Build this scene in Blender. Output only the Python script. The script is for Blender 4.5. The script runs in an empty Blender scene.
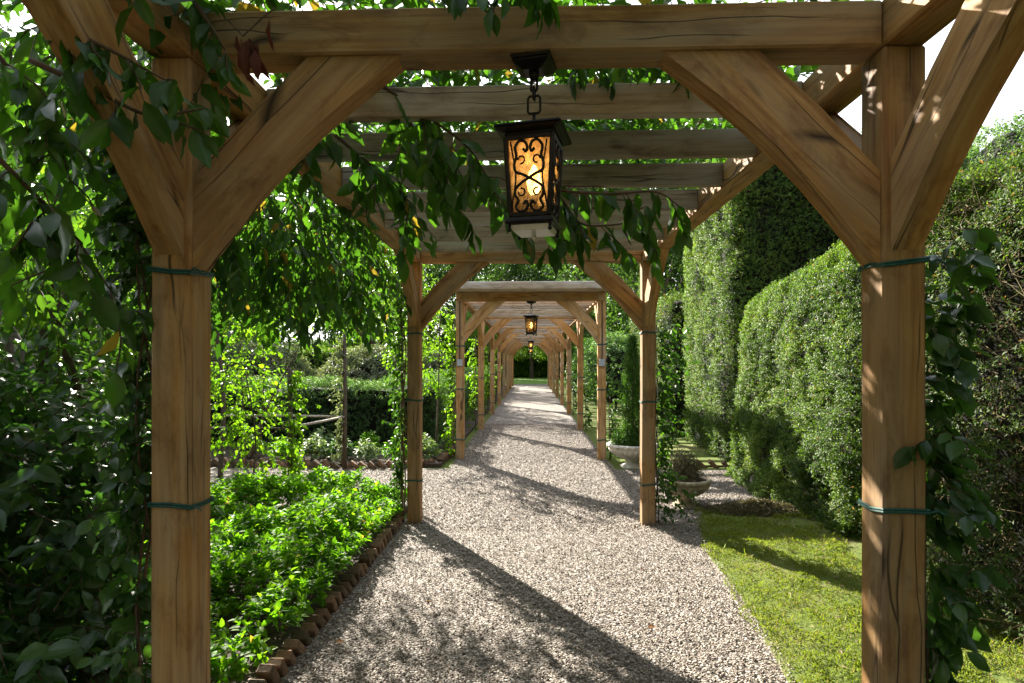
import bpy, bmesh, math, random
import numpy as np
from mathutils import Matrix, Vector, Quaternion

random.seed(7)
RS = np.random.RandomState(11)
PI = math.pi
sc = bpy.context.scene
COL = sc.collection

# ------------------------------------------------------------------ camera
F = 595.0                       # focal length in pixels at 1024 wide
YAW = math.atan(18.6 / F)
CAMH = 1.72
HOR = 361.0
cam = bpy.data.cameras.new('camera')
cam.sensor_width = 36.0
cam.lens = F / 1024 * 36.0
cam.shift_y = (HOR - 341.5) / 1024
cam.clip_start = 0.05
cam.clip_end = 1500
cam_o = bpy.data.objects.new('camera', cam)
cam_o.location = (0, 0, CAMH)
cam_o.rotation_euler = (PI / 2, 0, YAW)
COL.objects.link(cam_o)
sc.camera = cam_o


def at(px, py, Y):
    """world point seen at a pixel, at distance Y along the path"""
    xc = (px - 512) / F
    yc = (HOR - py) / F
    d = Vector((math.cos(YAW) * xc - math.sin(YAW), math.sin(YAW) * xc + math.cos(YAW), yc))
    return Vector((0, 0, CAMH)) + d * (Y / d.y)


# ------------------------------------------------------------------ object helpers
WM = {}


def link(o, parent=None, M=None):
    COL.objects.link(o)
    M = M if M is not None else Matrix.Identity(4)
    o.matrix_basis = M
    if parent is not None:
        o.parent = parent
        o.matrix_parent_inverse = WM[parent.name].inverted()
    WM[o.name] = M.copy()
    return o


def tag(o, label=None, cat=None, group=None, kind=None):
    if label: o['label'] = label
    if cat: o['category'] = cat
    if group: o['group'] = group
    if kind: o['kind'] = kind
    return o


def thing(name, label, cat, loc=(0, 0, 0), group=None):
    o = bpy.data.objects.new(name, None)
    o.empty_display_size = 0.2
    link(o, None, Matrix.Translation(Vector(loc)))
    return tag(o, label, cat, group)


def np_mesh(name, V, loops, starts, mat, parent=None, M=None, smooth=False):
    me = bpy.data.meshes.new(name)
    V = np.asarray(V, dtype=np.float32)
    me.vertices.add(len(V)); me.vertices.foreach_set('co', V.ravel())
    loops = np.asarray(loops, dtype=np.int32)
    me.loops.add(len(loops)); me.loops.foreach_set('vertex_index', loops)
    starts = np.asarray(starts, dtype=np.int32)
    me.polygons.add(len(starts)); me.polygons.foreach_set('loop_start', starts)
    if smooth:
        me.polygons.foreach_set('use_smooth', np.ones(len(starts), dtype=bool))
    me.update(calc_edges=True)
    me.validate()
    if mat: me.materials.append(mat)
    o = bpy.data.objects.new(name, me)
    return link(o, parent, M)


class MB:
    """collects shapes in one mesh"""
    def __init__(s):
        s.v = []; s.f = []

    def add(s, vs, fs):
        b = len(s.v)
        s.v += [tuple(v) for v in vs]
        s.f += [tuple(b + i for i in f) for f in fs]
        return s

    def box(s, lo, hi, M=None):
        x0, y0, z0 = lo; x1, y1, z1 = hi
        vs = [(x0, y0, z0), (x1, y0, z0), (x1, y1, z0), (x0, y1, z0), (x0, y0, z1), (x1, y0, z1), (x1, y1, z1), (x0, y1, z1)]
        if M is not None: vs = [M @ Vector(v) for v in vs]
        return s.add(vs, [(0, 3, 2, 1), (4, 5, 6, 7), (0, 1, 5, 4), (1, 2, 6, 5), (2, 3, 7, 6), (3, 0, 4, 7)])

    def frustum(s, w0, z0, w1, z1, M=None):
        vs = [(-w0, -w0, z0), (w0, -w0, z0), (w0, w0, z0), (-w0, w0, z0), (-w1, -w1, z1), (w1, -w1, z1), (w1, w1, z1), (-w1, w1, z1)]
        if M is not None: vs = [M @ Vector(v) for v in vs]
        return s.add(vs, [(0, 3, 2, 1), (4, 5, 6, 7), (0, 1, 5, 4), (1, 2, 6, 5), (2, 3, 7, 6), (3, 0, 4, 7)])

    def tube(s, pts, rad, n=6, closed=False, caps=True):
        pts = [Vector(p) for p in pts]
        m = len(pts)
        if not hasattr(rad, '__len__'): rad = [rad] * m
        vs = []; prev = None
        for i, p in enumerate(pts):
            if closed:
                t = pts[(i + 1) % m] - pts[i - 1]
            else:
                t = pts[min(i + 1, m - 1)] - pts[max(i - 1, 0)]
            if t.length < 1e-9: t = Vector((0, 0, 1))
            t.normalize()
            if prev is None:
                a = Vector((0, 0, 1)) if abs(t.z) < .9 else Vector((1, 0, 0))
                u = t.cross(a).normalized()
            else:
                u = prev - t * prev.dot(t)
                if u.length < 1e-6: u = t.cross(Vector((0.3, 0.8, .5)))
                u.normalize()
            prev = u
            w = t.cross(u)
            for k in range(n):
                a = 2 * PI * k / n
                vs.append(p + (u * math.cos(a) + w * math.sin(a)) * rad[i])
        fs = []
        for i in range(m if closed else m - 1):
            j = (i + 1) % m
            for k in range(n):
                fs.append((i * n + k, i * n + (k + 1) % n, j * n + (k + 1) % n, j * n + k))
        if caps and not closed:
            fs.append(tuple(range(n - 1, -1, -1)))
            fs.append(tuple((m - 1) * n + k for k in range(n)))
        return s.add(vs, fs)

    def lathe(s, prof, n=32, flute=None, c=(0, 0, 0)):
        vs = []
        for i, (r, z) in enumerate(prof):
            for k in range(n):
                a = 2 * PI * k / n
                rr = r * (1 + (flute(i, a) if flute else 0))
                vs.append((c[0] + rr * math.cos(a), c[1] + rr * math.sin(a), c[2] + z))
        fs = []
        for i in range(len(prof) - 1):
            for k in range(n):
                fs.append((i * n + k, i * n + (k + 1) % n, (i + 1) * n + (k + 1) % n, (i + 1) * n + k))
        fs.append(tuple(range(n - 1, -1, -1)))
        fs.append(tuple((len(prof) - 1) * n + k for k in range(n)))
        return s.add(vs, fs)

    def build(s, name, mat, parent=None, M=None, smooth=False, bevel=0, seg=1):
        me = bpy.data.meshes.new(name)
        me.from_pydata([tuple(v) for v in s.v], [], s.f)
        bm = bmesh.new(); bm.from_mesh(me)
        if bevel:
            es = [e for e in bm.edges if len(e.link_faces) == 2 and e.calc_face_angle(0) > .5]
            bmesh.ops.bevel(bm, geom=es, offset=bevel, segments=seg, affect='EDGES', clamp_overlap=True)
        bmesh.ops.recalc_face_normals(bm, faces=bm.faces)
        bm.to_mesh(me); bm.free()
        if smooth:
            for p in me.polygons: p.use_smooth = True
        if mat: me.materials.append(mat)
        o = bpy.data.objects.new(name, me)
        return link(o, parent, M)


def copy_tree(o, parent=None):
    c = o.copy(); COL.objects.link(c)
    if parent is not None:
        pm = o.matrix_parent_inverse.copy(); c.parent = parent; c.matrix_parent_inverse = pm
    WM[c.name] = WM[o.name].copy()
    for ch in list(o.children): copy_tree(ch, c)
    return c


def place(o, loc, rz=0.0, s=1.0):
    o.matrix_basis = Matrix.LocRotScale(Vector(loc), Quaternion((0, 0, 1), rz), Vector((s, s, s)) if not hasattr(s, '__len__') else Vector(s))


# ------------------------------------------------------------------ noise
def hash3(i, j, k, seed):
    h = (i * 374761393 + j * 668265263 + k * 2147483647 + seed * 1274126177) & 0xffffffff
    h = ((h ^ (h >> 13)) * 1274126177) & 0xffffffff
    return ((h ^ (h >> 16)) & 0xffff) / 65535.0


def noise3(P, scale=1.0, seed=0):
    Q = np.asarray(P, dtype=np.float64) * scale
    I = np.floor(Q).astype(np.int64); f = Q - I
    f = f * f * (3 - 2 * f)
    r = 0
    for dx in (0, 1):
        for dy in (0, 1):
            for dz in (0, 1):
                w = (f[:, 0] if dx else 1 - f[:, 0]) * (f[:, 1] if dy else 1 - f[:, 1]) * (f[:, 2] if dz else 1 - f[:, 2])
                r = r + w * hash3(I[:, 0] + dx, I[:, 1] + dy, I[:, 2] + dz, seed)
    return r * 2 - 1


def norm(A):
    return A / np.maximum(np.linalg.norm(A, axis=1, keepdims=True), 1e-9)


# ------------------------------------------------------------------ leaves
def T_diamond():
    V = [(0, 0, 0), (-.5, .45, .10), (0, 1, -.08), (.5, .45, .10)]
    return np.array(V), [(0, 2, 1), (0, 3, 2)]


def T_oval(curl=.18, fold=.10):
    ys = [0, .32, .68, 1.0]
    V = [(0, y, -curl * y * y) for y in ys]
    for sx in (-1, 1):
        V += [(sx * .46, .30, fold - curl * .09), (sx * .40, .66, fold * .9 - curl * .45)]
    F_ = [(0, 1, 4), (1, 2, 5, 4), (2, 3, 5), (0, 6, 1), (1, 6, 7, 2), (2, 7, 3)]
    return np.array(V), F_


def T_fine(curl=.25, fold=.10, wav=.03):
    ys = [0, .08, .22, .40, .58, .75, .89, 1.0]
    ws = [0, .13, .36, .49, .47, .34, .16, 0]
    V = []; n = len(ys)
    for i, y in enumerate(ys):
        z = -curl * y * y
        V.append((0, y, z))
    idx = {}
    for sx in (-1, 1):
        for i in range(1, n - 1):
            idx[(sx, i, 1)] = len(V); V.append((sx * ws[i] * .52, ys[i], -curl * ys[i] ** 2 + fold * .7 * ws[i] * 2 * .5 + wav * .4 * math.sin(i * 2.1 + sx)))
            idx[(sx, i, 2)] = len(V); V.append((sx * ws[i], ys[i], -curl * ys[i] ** 2 + fold * ws[i] * 2 * .6 + wav * math.sin(i * 2.4 + sx * .8)))
    F_ = []
    for sx in (-1, 1):
        def q(*a):
            F_.append(tuple(a) if sx == 1 else tuple(reversed(a)))
        q(0, idx[(sx, 1, 1)], 1); q(0, idx[(sx, 1, 2)], idx[(sx, 1, 1)])
        for i in range(1, n - 2):
            q(i, idx[(sx, i, 1)], idx[(sx, i + 1, 1)], i + 1)
            q(idx[(sx, i, 1)], idx[(sx, i, 2)], idx[(sx, i + 1, 2)], idx[(sx, i + 1, 1)])
        q(n - 2, idx[(sx, n - 2, 1)], n - 1); q(idx[(sx, n - 2, 1)], idx[(sx, n - 2, 2)], n - 1)
    return np.array(V), F_


TEMPL = {'d': T_diamond(), 'o': T_oval(), 'f': T_fine(), 'of': T_oval(.05, .04)}


def leaf_arrays(P, D, N, L, W, kind='o'):
    TV, TF = TEMPL[kind]
    n = len(P)
    D = norm(D)
    S = np.cross(D, N); S = norm(S); N = np.cross(S, D)
    L = np.broadcast_to(L, (n,)); W = np.broadcast_to(W, (n,))
    V = (P[:, None, :] + S[:, None, :] * (TV[None, :, 0:1] * W[:, None, None]) + D[:, None, :] * (TV[None, :, 1:2] * L[:, None, None])
         + N[:, None, :] * (TV[None, :, 2:3] * L[:, None, None]))
    nv = len(TV)
    fl = np.concatenate([np.array(f) for f in TF]); tot = np.array([len(f) for f in TF])
    loops = (np.arange(n)[:, None] * nv + fl[None, :]).ravel()
    st0 = np.concatenate([[0], np.cumsum(tot)[:-1]])
    starts = (np.arange(n)[:, None] * len(fl) + st0[None, :]).ravel()
    return V.reshape(-1, 3), loops, starts


def leaf_mesh(name, P, D, N, L, W, kind, mat, parent=None, smooth=None, M=None):
    V, l, s = leaf_arrays(np.asarray(P), np.asarray(D), np.asarray(N), L, W, kind)
    return np_mesh(name, V, l, s, mat, parent, M, smooth=(kind in 'of') if smooth is None else smooth)


def rnd_dir(n):
    return norm(RS.normal(size=(n, 3)))


def sprigs(P, D, k, spread, leafL, leafW, jit=.25, droop=0.0):
    """k leaves along a short shoot of length spread from each P along D; returns leaf arrays P,D,N,L,W"""
    n = len(P)
    D = norm(D)
    t = np.linspace(.1, 1, k)[None, :, None]
    PP = P[:, None, :] + D[:, None, :] * t * spread
    a = RS.uniform(0, 6.28, (n, 1)) + np.arange(k)[None, :] * 2.4
    ref = np.where(np.abs(D[:, 2:3]) < .9, np.array([[0, 0, 1.]]), np.array([[1., 0, 0]]))
    U = norm(np.cross(D, ref)); Wv = np.cross(D, U)
    side = U[:, None, :] * np.cos(a)[..., None] + Wv[:, None, :] * np.sin(a)[..., None]
    dd = D[:, None, :] * .55 + side * .9 + RS.normal(size=(n, k, 3)) * jit
    dd[..., 2] -= droop
    nn = D[:, None, :] * .9 - side * .5 + RS.normal(size=(n, k, 3)) * .25
    nn[..., 2] += .35
    m = n * k
    sc_ = RS.uniform(.65, 1.15, m)
    return PP.reshape(m, 3), dd.reshape(m, 3), nn.reshape(m, 3), leafL * sc_, leafW * sc_


def twig_leaves(paths, k, L, W, droop=.6, spread=.8, up=.6):
    """paths: (n, m, 3) polylines; k leaves on each"""
    paths = np.asarray(paths); n, m, _ = paths.shape
    t = np.linspace(.18, 1, k)
    idx = t * (m - 1); i0 = np.minimum(idx.astype(int), m - 2); fr = idx - i0
    P = paths[:, i0] * (1 - fr)[None, :, None] + paths[:, i0 + 1] * fr[None, :, None]
    T = norm((paths[:, i0 + 1] - paths[:, i0]).reshape(-1, 3)).reshape(n, k, 3)
    Z = np.array([0, 0, 1.])
    S = np.cross(T, Z); S = S / np.maximum(np.linalg.norm(S, axis=2, keepdims=True), 1e-6)
    sg = np.where(np.arange(k) % 2 == 0, 1, -1)[None, :, None]
    D = T * .45 + S * sg * spread + RS.normal(size=(n, k, 3)) * .3
    D[..., 2] -= droop * RS.uniform(.4, 1.4, (n, k))
    N = np.zeros((n, k, 3)); N[..., 2] = up
    N = N + RS.normal(size=(n, k, 3)) * .4 + D * .2
    q = RS.uniform(.6, 1.15, n * k)
    return P.reshape(-1, 3), D.reshape(-1, 3), N.reshape(-1, 3), L * q, W * q


def make_twigs(start, dirs, length, m=6, sag=.35, jit=.12):
    n = len(start)
    dirs = norm(dirs)
    pts = [start]; d = dirs.copy()
    ln = np.broadcast_to(length, (n,))[:, None] / (m - 1)
    for i in range(m - 1):
        d = norm(d + RS.normal(size=(n, 3)) * jit + np.array([[0, 0, -sag / m]]))
        pts.append(pts[-1] + d * ln)
    return np.stack(pts, 1)


def tubes_mesh(name, paths, r0, r1, mat, parent, n=4, extra=None):
    paths = np.asarray(paths); N_, m, _ = paths.shape
    rad = np.linspace(1, 0, m)
    r0 = np.broadcast_to(r0, (N_,)); r1 = np.broadcast_to(r1, (N_,))
    R = r1[:, None] + (r0 - r1)[:, None] * rad[None, :]
    T = np.gradient(paths, axis=1); T = T / np.maximum(np.linalg.norm(T, axis=2, keepdims=True), 1e-9)
    ref = np.where(np.abs(T[..., 2:3]) < .95, np.array([0, 0, 1.]), np.array([1., 0, 0]))
    U = np.cross(T, ref); U /= np.maximum(np.linalg.norm(U, axis=2, keepdims=True), 1e-9)
    Wv = np.cross(T, U)
    a = np.arange(n) * 2 * PI / n
    V = paths[:, :, None, :] + (U[:, :, None, :] * np.cos(a)[None, None, :, None] + Wv[:, :, None, :] * np.sin(a)[None, None, :, None]) * R[:, :, None, None]
    base = (np.arange(N_) * m * n)[:, None, None, None]
    i = np.arange(m - 1)[None, :, None, None]; k = np.arange(n)[None, None, :, None]
    quad = np.concatenate([base + i * n + k, base + i * n + (k + 1) % n, base + (i + 1) * n + (k + 1) % n, base + (i + 1) * n + k], axis=3)
    loops = quad.ravel(); starts = np.arange(0, len(loops), 4)
    V = V.reshape(-1, 3)
    if extra is not None:
        V = V  # reserved
    return np_mesh(name, V, loops, starts, mat, parent, smooth=True)


# ------------------------------------------------------------------ materials
def newmat(name):
    m = bpy.data.materials.new(name); m.use_nodes = True
    nt = m.node_tree; nt.nodes.clear()
    out = nt.nodes.new('ShaderNodeOutputMaterial')
    return m, nt, out


def nd(nt, typ, **kw):
    n = nt.nodes.new(typ)
    for k, v in kw.items():
        if k.startswith('_'): setattr(n, k[1:], v)
        else: n.inputs[k].default_value = v
    return n


def ramp(nt, fac, stops, interp='LINEAR'):
    r = nt.nodes.new('ShaderNodeValToRGB'); r.color_ramp.interpolation = interp
    e = r.color_ramp.elements
    while len(e) < len(stops): e.new(.5)
    for el, (p, c) in zip(e, stops):
        el.position = p; el.color = (*c, 1) if len(c) == 3 else c
    nt.links.new(fac, r.inputs[0])
    return r.outputs[0]


def mixc(nt, fac, a, b, mode='MIX'):
    m = nt.nodes.new('ShaderNodeMix'); m.data_type = 'RGBA'; m.blend_type = mode
    for s, v in ((m.inputs[0], fac), (m.inputs[6], a), (m.inputs[7], b)):
        if isinstance(v, (int, float)): s.default_value = v
        elif isinstance(v, (tuple, list)): s.default_value = (*v, 1) if len(v) == 3 else v
        else: nt.links.new(v, s)
    return m.outputs[2]


def coords(nt, which='Object', scale=(1, 1, 1)):
    tc = nt.nodes.new('ShaderNodeTexCoord')
    mp = nt.nodes.new('ShaderNodeMapping'); mp.inputs['Scale'].default_value = scale
    nt.links.new(tc.outputs[which], mp.inputs[0])
    return mp.outputs[0]


def noise(nt, vec, scale, detail=4, rough=.55, dist=0):
    n = nd(nt, 'ShaderNodeTexNoise', Scale=scale, Detail=detail, Roughness=rough, Distortion=dist)
    nt.links.new(vec, n.inputs['Vector'])
    return n.outputs['Fac']


def math_(nt, op, a, b=None):
    m = nt.nodes.new('ShaderNodeMath'); m.operation = op
    for s, v in ((m.inputs[0], a), (m.inputs[1], b)):
        if v is None: continue
        if isinstance(v, (int, float)): s.default_value = v
        else: nt.links.new(v, s)
    return m.outputs[0]


def leaf_mat(name, stops, trans=.35, rough=.42, spec=.45, tcol=1.5, clump=1.2, blotch=None, tint=(1.0, 1.05, .45)):
    m, nt, out = newmat(name)
    g = nt.nodes.new('ShaderNodeNewGeometry')
    v = coords(nt)
    nz = noise(nt, v, clump, 2)
    f = math_(nt, 'ADD', math_(nt, 'MULTIPLY', g.outputs['Random Per Island'], .6), math_(nt, 'MULTIPLY', math_(nt, 'SUBTRACT', nz, .3), 1.0))
    c = ramp(nt, f, stops)
    # fine mottling
    n2 = noise(nt, v, 60, 2)
    c = mixc(nt, math_(nt, 'MULTIPLY', n2, .35), c, (.75, .75, .7), 'MULTIPLY')
    if blotch:
        n3 = nt.nodes.new('ShaderNodeMath'); n3.operation = 'GREATER_THAN'; n3.inputs[1].default_value = blotch[0]
        r2 = math_(nt, 'FRACT', math_(nt, 'MULTIPLY', g.outputs['Random Per Island'], 37.7))
        nt.links.new(r2, n3.inputs[0])
        c = mixc(nt, n3.outputs[0], c, blotch[1])
    p = nd(nt, 'ShaderNodeBsdfPrincipled', Roughness=rough)
    p.inputs['Specular IOR Level'].default_value = spec
    nt.links.new(c, p.inputs['Base Color'])
    t = nt.nodes.new('ShaderNodeBsdfTranslucent')
    tc = mixc(nt, 1.0, c, tuple(x * tcol for x in tint), 'MULTIPLY')
    nt.links.new(tc, t.inputs[0])
    mx = nt.nodes.new('ShaderNodeMixShader'); mx.inputs[0].default_value = trans
    nt.links.new(p.outputs[0], mx.inputs[1]); nt.links.new(t.outputs[0], mx.inputs[2])
    nt.links.new(mx.outputs[0], out.inputs[0])
    return m


def plain(name, col, rough=.6, metal=0, nscale=20, var=.25, bump=.0, spec=.4, col2=None, which='Object'):
    m, nt, out = newmat(name)
    v = coords(nt, which)
    n = noise(nt, v, nscale, 5)
    c2 = col2 or tuple(x * (1 - var * 1.6) for x in col)
    c = ramp(nt, n, [(.3, c2), (.7, col)])
    p = nd(nt, 'ShaderNodeBsdfPrincipled', Roughness=rough, Metallic=metal)
    p.inputs['Specular IOR Level'].default_value = spec
    nt.links.new(c, p.inputs['Base Color'])
    if bump:
        b = nd(nt, 'ShaderNodeBump', Strength=bump, Distance=.01)
        nt.links.new(n, b.inputs['Height']); nt.links.new(b.outputs[0], p.inputs['Normal'])
    nt.links.new(p.outputs[0], out.inputs[0])
    return m


def wood(name, dark, mid, light, grey, greyamt):
    m, nt, out = newmat(name)
    oi = nt.nodes.new('ShaderNodeObjectInfo')
    tc = nt.nodes.new('ShaderNodeTexCoord')
    off = nt.nodes.new('ShaderNodeVectorMath'); off.operation = 'ADD'
    rv = math_(nt, 'MULTIPLY', oi.outputs['Random'], 37.0)
    cx = nt.nodes.new('ShaderNodeCombineXYZ')
    nt.links.new(rv, cx.inputs[0]); nt.links.new(rv, cx.inputs[2])
    nt.links.new(tc.outputs['Object'], off.inputs[0]); nt.links.new(cx.outputs[0], off.inputs[1])

    def mp(s):
        q = nt.nodes.new('ShaderNodeMapping'); q.inputs['Scale'].default_value = s
        nt.links.new(off.outputs[0], q.inputs[0]); return q.outputs[0]
    grain = noise(nt, mp((26, 26, 1.1)), 1.6, 6, .6, .4)
    broad = noise(nt, mp((5, 5, .7)), 1.3, 3, .5, .8)
    fine = noise(nt, mp((160, 160, 5)), 1.0, 3, .6)
    c = ramp(nt, grain, [(.25, dark), (.48, mid), (.72, light)])
    c = mixc(nt, math_(nt, 'MULTIPLY', fine, .4), c, (.62, .58, .55), 'MULTIPLY')
    # cathedral figure
    wv = nt.nodes.new('ShaderNodeTexWave'); wv.wave_type = 'RINGS'; wv.rings_direction = 'X'
    wv.inputs['Scale'].default_value = 7; wv.inputs['Distortion'].default_value = 5; wv.inputs['Detail'].default_value = 3; wv.inputs['Detail Scale'].default_value = .8
    nt.links.new(mp((1, 1, .16)), wv.inputs['Vector'])
    c = mixc(nt, math_(nt, 'MULTIPLY', wv.outputs['Fac'], .28), c, (.68, .56, .46), 'MULTIPLY')
    # stains and weathering
    c = mixc(nt, ramp(nt, broad, [(.42, (0, 0, 0)), (.70, (greyamt,) * 3)]), c, grey)
    st = noise(nt, mp((3.5, 3.5, 1.6)), 2.4, 6, .68, .6)
    c = mixc(nt, ramp(nt, st, [(.50, (0, 0, 0)), (.70, (.75,) * 3)]), c, (.42, .33, .28), 'MULTIPLY')
    # drying cracks along the grain
    vo = nt.nodes.new('ShaderNodeTexVoronoi'); vo.feature = 'DISTANCE_TO_EDGE'; vo.inputs['Scale'].default_value = 1.0
    wob = nt.nodes.new('ShaderNodeVectorMath'); wob.operation = 'MULTIPLY_ADD'
    nc = nt.nodes.new('ShaderNodeTexNoise'); nc.inputs['Scale'].default_value = 2.0
    nt.links.new(mp((1, 1, 1)), nc.inputs['Vector'])
    nt.links.new(nc.outputs['Color'], wob.inputs[0]); wob.inputs[1].default_value = (.9, .9, .2)
    nt.links.new(mp((13, 13, .55)), wob.inputs[2]); nt.links.new(wob.outputs[0], vo.inputs['Vector'])
    gate = ramp(nt, noise(nt, mp((9, 9, 1.3)), 1.0, 2), [(.52, (0, 0, 0)), (.6, (1, 1, 1))])
    ck = ramp(nt, vo.outputs['Distance'], [(0, (1, 1, 1)), (.035, (0, 0, 0))])
    ck = mixc(nt, 1.0, ck, gate, 'MULTIPLY')
    c = mixc(nt, ck, c, (.035, .022, .014))
    # knots
    vk = nt.nodes.new('ShaderNodeTexVoronoi'); vk.inputs['Scale'].default_value = 1.0
    nt.links.new(mp((4.3, 4.3, 1.5)), vk.inputs['Vector'])
    kn = ramp(nt, vk.outputs['Distance'], [(.0, (1, 1, 1)), (.045, (.7,) * 3), (.085, (0, 0, 0))])
    c = mixc(nt, kn, c, (.07, .04, .02))
    # every piece its own tone
    hs = nt.nodes.new('ShaderNodeHueSaturation')
    nt.links.new(c, hs.inputs['Color'])
    nt.links.new(math_(nt, 'ADD', .70, math_(nt, 'MULTIPLY', oi.outputs['Random'], .42)), hs.inputs['Value'])
    p = nd(nt, 'ShaderNodeBsdfPrincipled', Roughness=.72)
    p.inputs['Specular IOR Level'].default_value = .25
    nt.links.new(hs.outputs[0], p.inputs['Base Color'])
    hgt = math_(nt, 'ADD', math_(nt, 'MULTIPLY', grain, .6), math_(nt, 'MULTIPLY', ck, -1.5))
    hgt = math_(nt, 'ADD', hgt, math_(nt, 'MULTIPLY', fine, .35))
    b = nd(nt, 'ShaderNodeBump', Strength=.45, Distance=.004)
    nt.links.new(hgt, b.inputs['Height']); nt.links.new(b.outputs[0], p.inputs['Normal'])
    nt.links.new(p.outputs[0], out.inputs[0])
    return m


OAK = wood('oak', (.21, .099, .033), (.40, .22, .075), (.53, .325, .128), (.35, .28, .195), .68)
OAK_W = wood('weathered_oak', (.22, .165, .115), (.34, .275, .205), (.44, .37, .295), (.42, .395, .365), .95)
BARK = plain('bark', (.11, .085, .06), .9, 0, 14, .35, .6)
TWIG = plain('twig_bark', (.10, .065, .04), .8, 0, 30, .3)
DEADTWIG = plain('dry_twig', (.15, .115, .048), .9, 0, 12, .35)
IRON = plain('black_iron', (.018, .015, .013), .38, .6, 40, .4, .1)
TIE = plain('green_wire', (.012, .085, .07), .5, 0, 60, .3)
GREYBOX = plain('grey_plastic', (.33, .37, .42), .5, 0, 10, .1)
CABLE = plain('dark_cable', (.03, .03, .035), .6, 0, 10, .1)
STONE = plain('cast_stone', (.60, .57, .51), .9, 0, 9, .3, .4, col2=(.36, .34, .29))
STONE2 = plain('mossy_cast_stone', (.46, .385, .27), .9, 0, 8, .3, .5, col2=(.22, .19, .12))
BRICK = plain('old_brick', (.27, .17, .11), .95, 0, 17, .4, .9, col2=(.085, .062, .04))
_nt = BRICK.node_tree
_p = [n for n in _nt.nodes if n.type == 'BSDF_PRINCIPLED'][0]
_src = _p.inputs['Base Color'].links[0].from_socket
_oi = _nt.nodes.new('ShaderNodeObjectInfo')
_t = ramp(_nt, _oi.outputs['Random'], [(0, (.45, .5, .42)), (.35, (.8, .72, .62)), (.7, (1.1, .95, .85)), (1, (1.25, 1.2, 1.1))])
_nt.links.new(mixc(_nt, 1.0, _src, _t, 'MULTIPLY'), _p.inputs['Base Color'])
SOIL = plain('soil', (.085, .058, .036), .95, 0, 25, .4, .9)
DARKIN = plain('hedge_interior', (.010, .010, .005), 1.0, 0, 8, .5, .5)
PALEWOOD = plain('pale_rail_wood', (.42, .38, .32), .8, 0, 20, .3, .2)
PAINT = plain('pale_paint', (.62, .60, .56), .6, 0, 20, .1)
DEADLEAF = leaf_mat('dead_leaf', [(0, (.06, .02, .012)), (.5, (.12, .035, .02)), (1, (.16, .06, .03))], .25, .6, .3, 1.2, tint=(1, .6, .4))
ORANGELEAF = leaf_mat('fallen_orange_leaf', [(0, (.25, .10, .03)), (1, (.38, .17, .05))], .2, .6)

L_CLIMB = leaf_mat('climber_leaf', [(0, (.014, .045, .006)), (.45, (.03, .085, .009)), (1, (.055, .13, .012))], .42, .36, .45, 2.2, 1.5, (.975, (.16, .11, .02)))
L_CAM = leaf_mat('glossy_shrub_leaf', [(0, (.016, .05, .012)), (.5, (.03, .08, .015)), (1, (.055, .125, .02))], .33, .32, .5, 2.1, 2.0)
L_TREE = leaf_mat('tree_leaf', [(0, (.016, .048, .006)), (.5, (.034, .09, .010)), (1, (.068, .145, .016))], .42, .42, .35, 1.9, 1.2)
L_LIME = leaf_mat('lime_leaf', [(0, (.05, .125, .006)), (.5, (.085, .18, .009)), (1, (.14, .23, .012))], .55, .5, .2, 2.2, 2.0)
L_COVER = leaf_mat('ground_cover_leaf', [(0, (.036, .105, .006)), (.5, (.08, .19, .009)), (1, (.16, .27, .014))], .55, .55, .16, 2.4, 1.1, (.985, (.2, .15, .03)))
L_YEW = leaf_mat('hedge_leaf', [(0, (.016, .038, .008)), (.5, (.045, .085, .016)), (1, (.11, .155, .03))], .38, .55, .2, 2.0, 1.1, (.97, (.16, .085, .04)))
L_BOX = leaf_mat('box_hedge_leaf', [(0, (.014, .034, .005)), (.4, (.045, .09, .011)), (.75, (.10, .165, .02)), (1, (.19, .24, .045))], .4, .5, .22, 2.0, 1.9, (.975, (.16, .095, .045)))
L_DARKHEDGE = leaf_mat('dark_hedge_leaf', [(0, (.03, .07, .024)), (.5, (.065, .13, .042)), (1, (.13, .2, .075))], .46, .5, .25, 1.8, 1.0)
L_GREY = leaf_mat('grey_green_leaf', [(0, (.06, .085, .045)), (.5, (.12, .15, .085)), (1, (.21, .24, .15))], .35, .55, .25, 1.5, 1.0)
L_BG = leaf_mat('far_tree_leaf', [(0, (.014, .036, .009)), (.5, (.032, .07, .014)), (1, (.065, .12, .02))], .38, .5, .2, 2.0, .35)
L_BGL = leaf_mat('far_light_leaf', [(0, (.04, .09, .010)), (.5, (.075, .145, .016)), (1, (.13, .20, .022))], .48, .5, .2, 2.2, .35)
L_CONIF = leaf_mat('conifer_leaf', [(0, (.025, .07, .010)), (.5, (.05, .12, .014)), (1, (.085, .17, .022))], .36, .5, .25, 1.8, 3.0)
L_GRASS = leaf_mat('grass_blade', [(0, (.07, .11, .012)), (.5, (.135, .175, .022)), (1, (.22, .25, .045))], .4, .6, .15, 1.6, 1.3, (.94, (.24, .18, .09)))
L_VARIEG = leaf_mat('silvery_leaf', [(0, (.06, .13, .03)), (.5, (.13, .2, .07)), (1, (.34, .4, .26))], .35, .5, .3, 1.5, 2)
PETAL = leaf_mat('pale_petal', [(0, (.55, .42, .5)), (1, (.8, .78, .78))], .3, .5, .3, 1.0, tint=(1, .9, .95))


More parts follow.
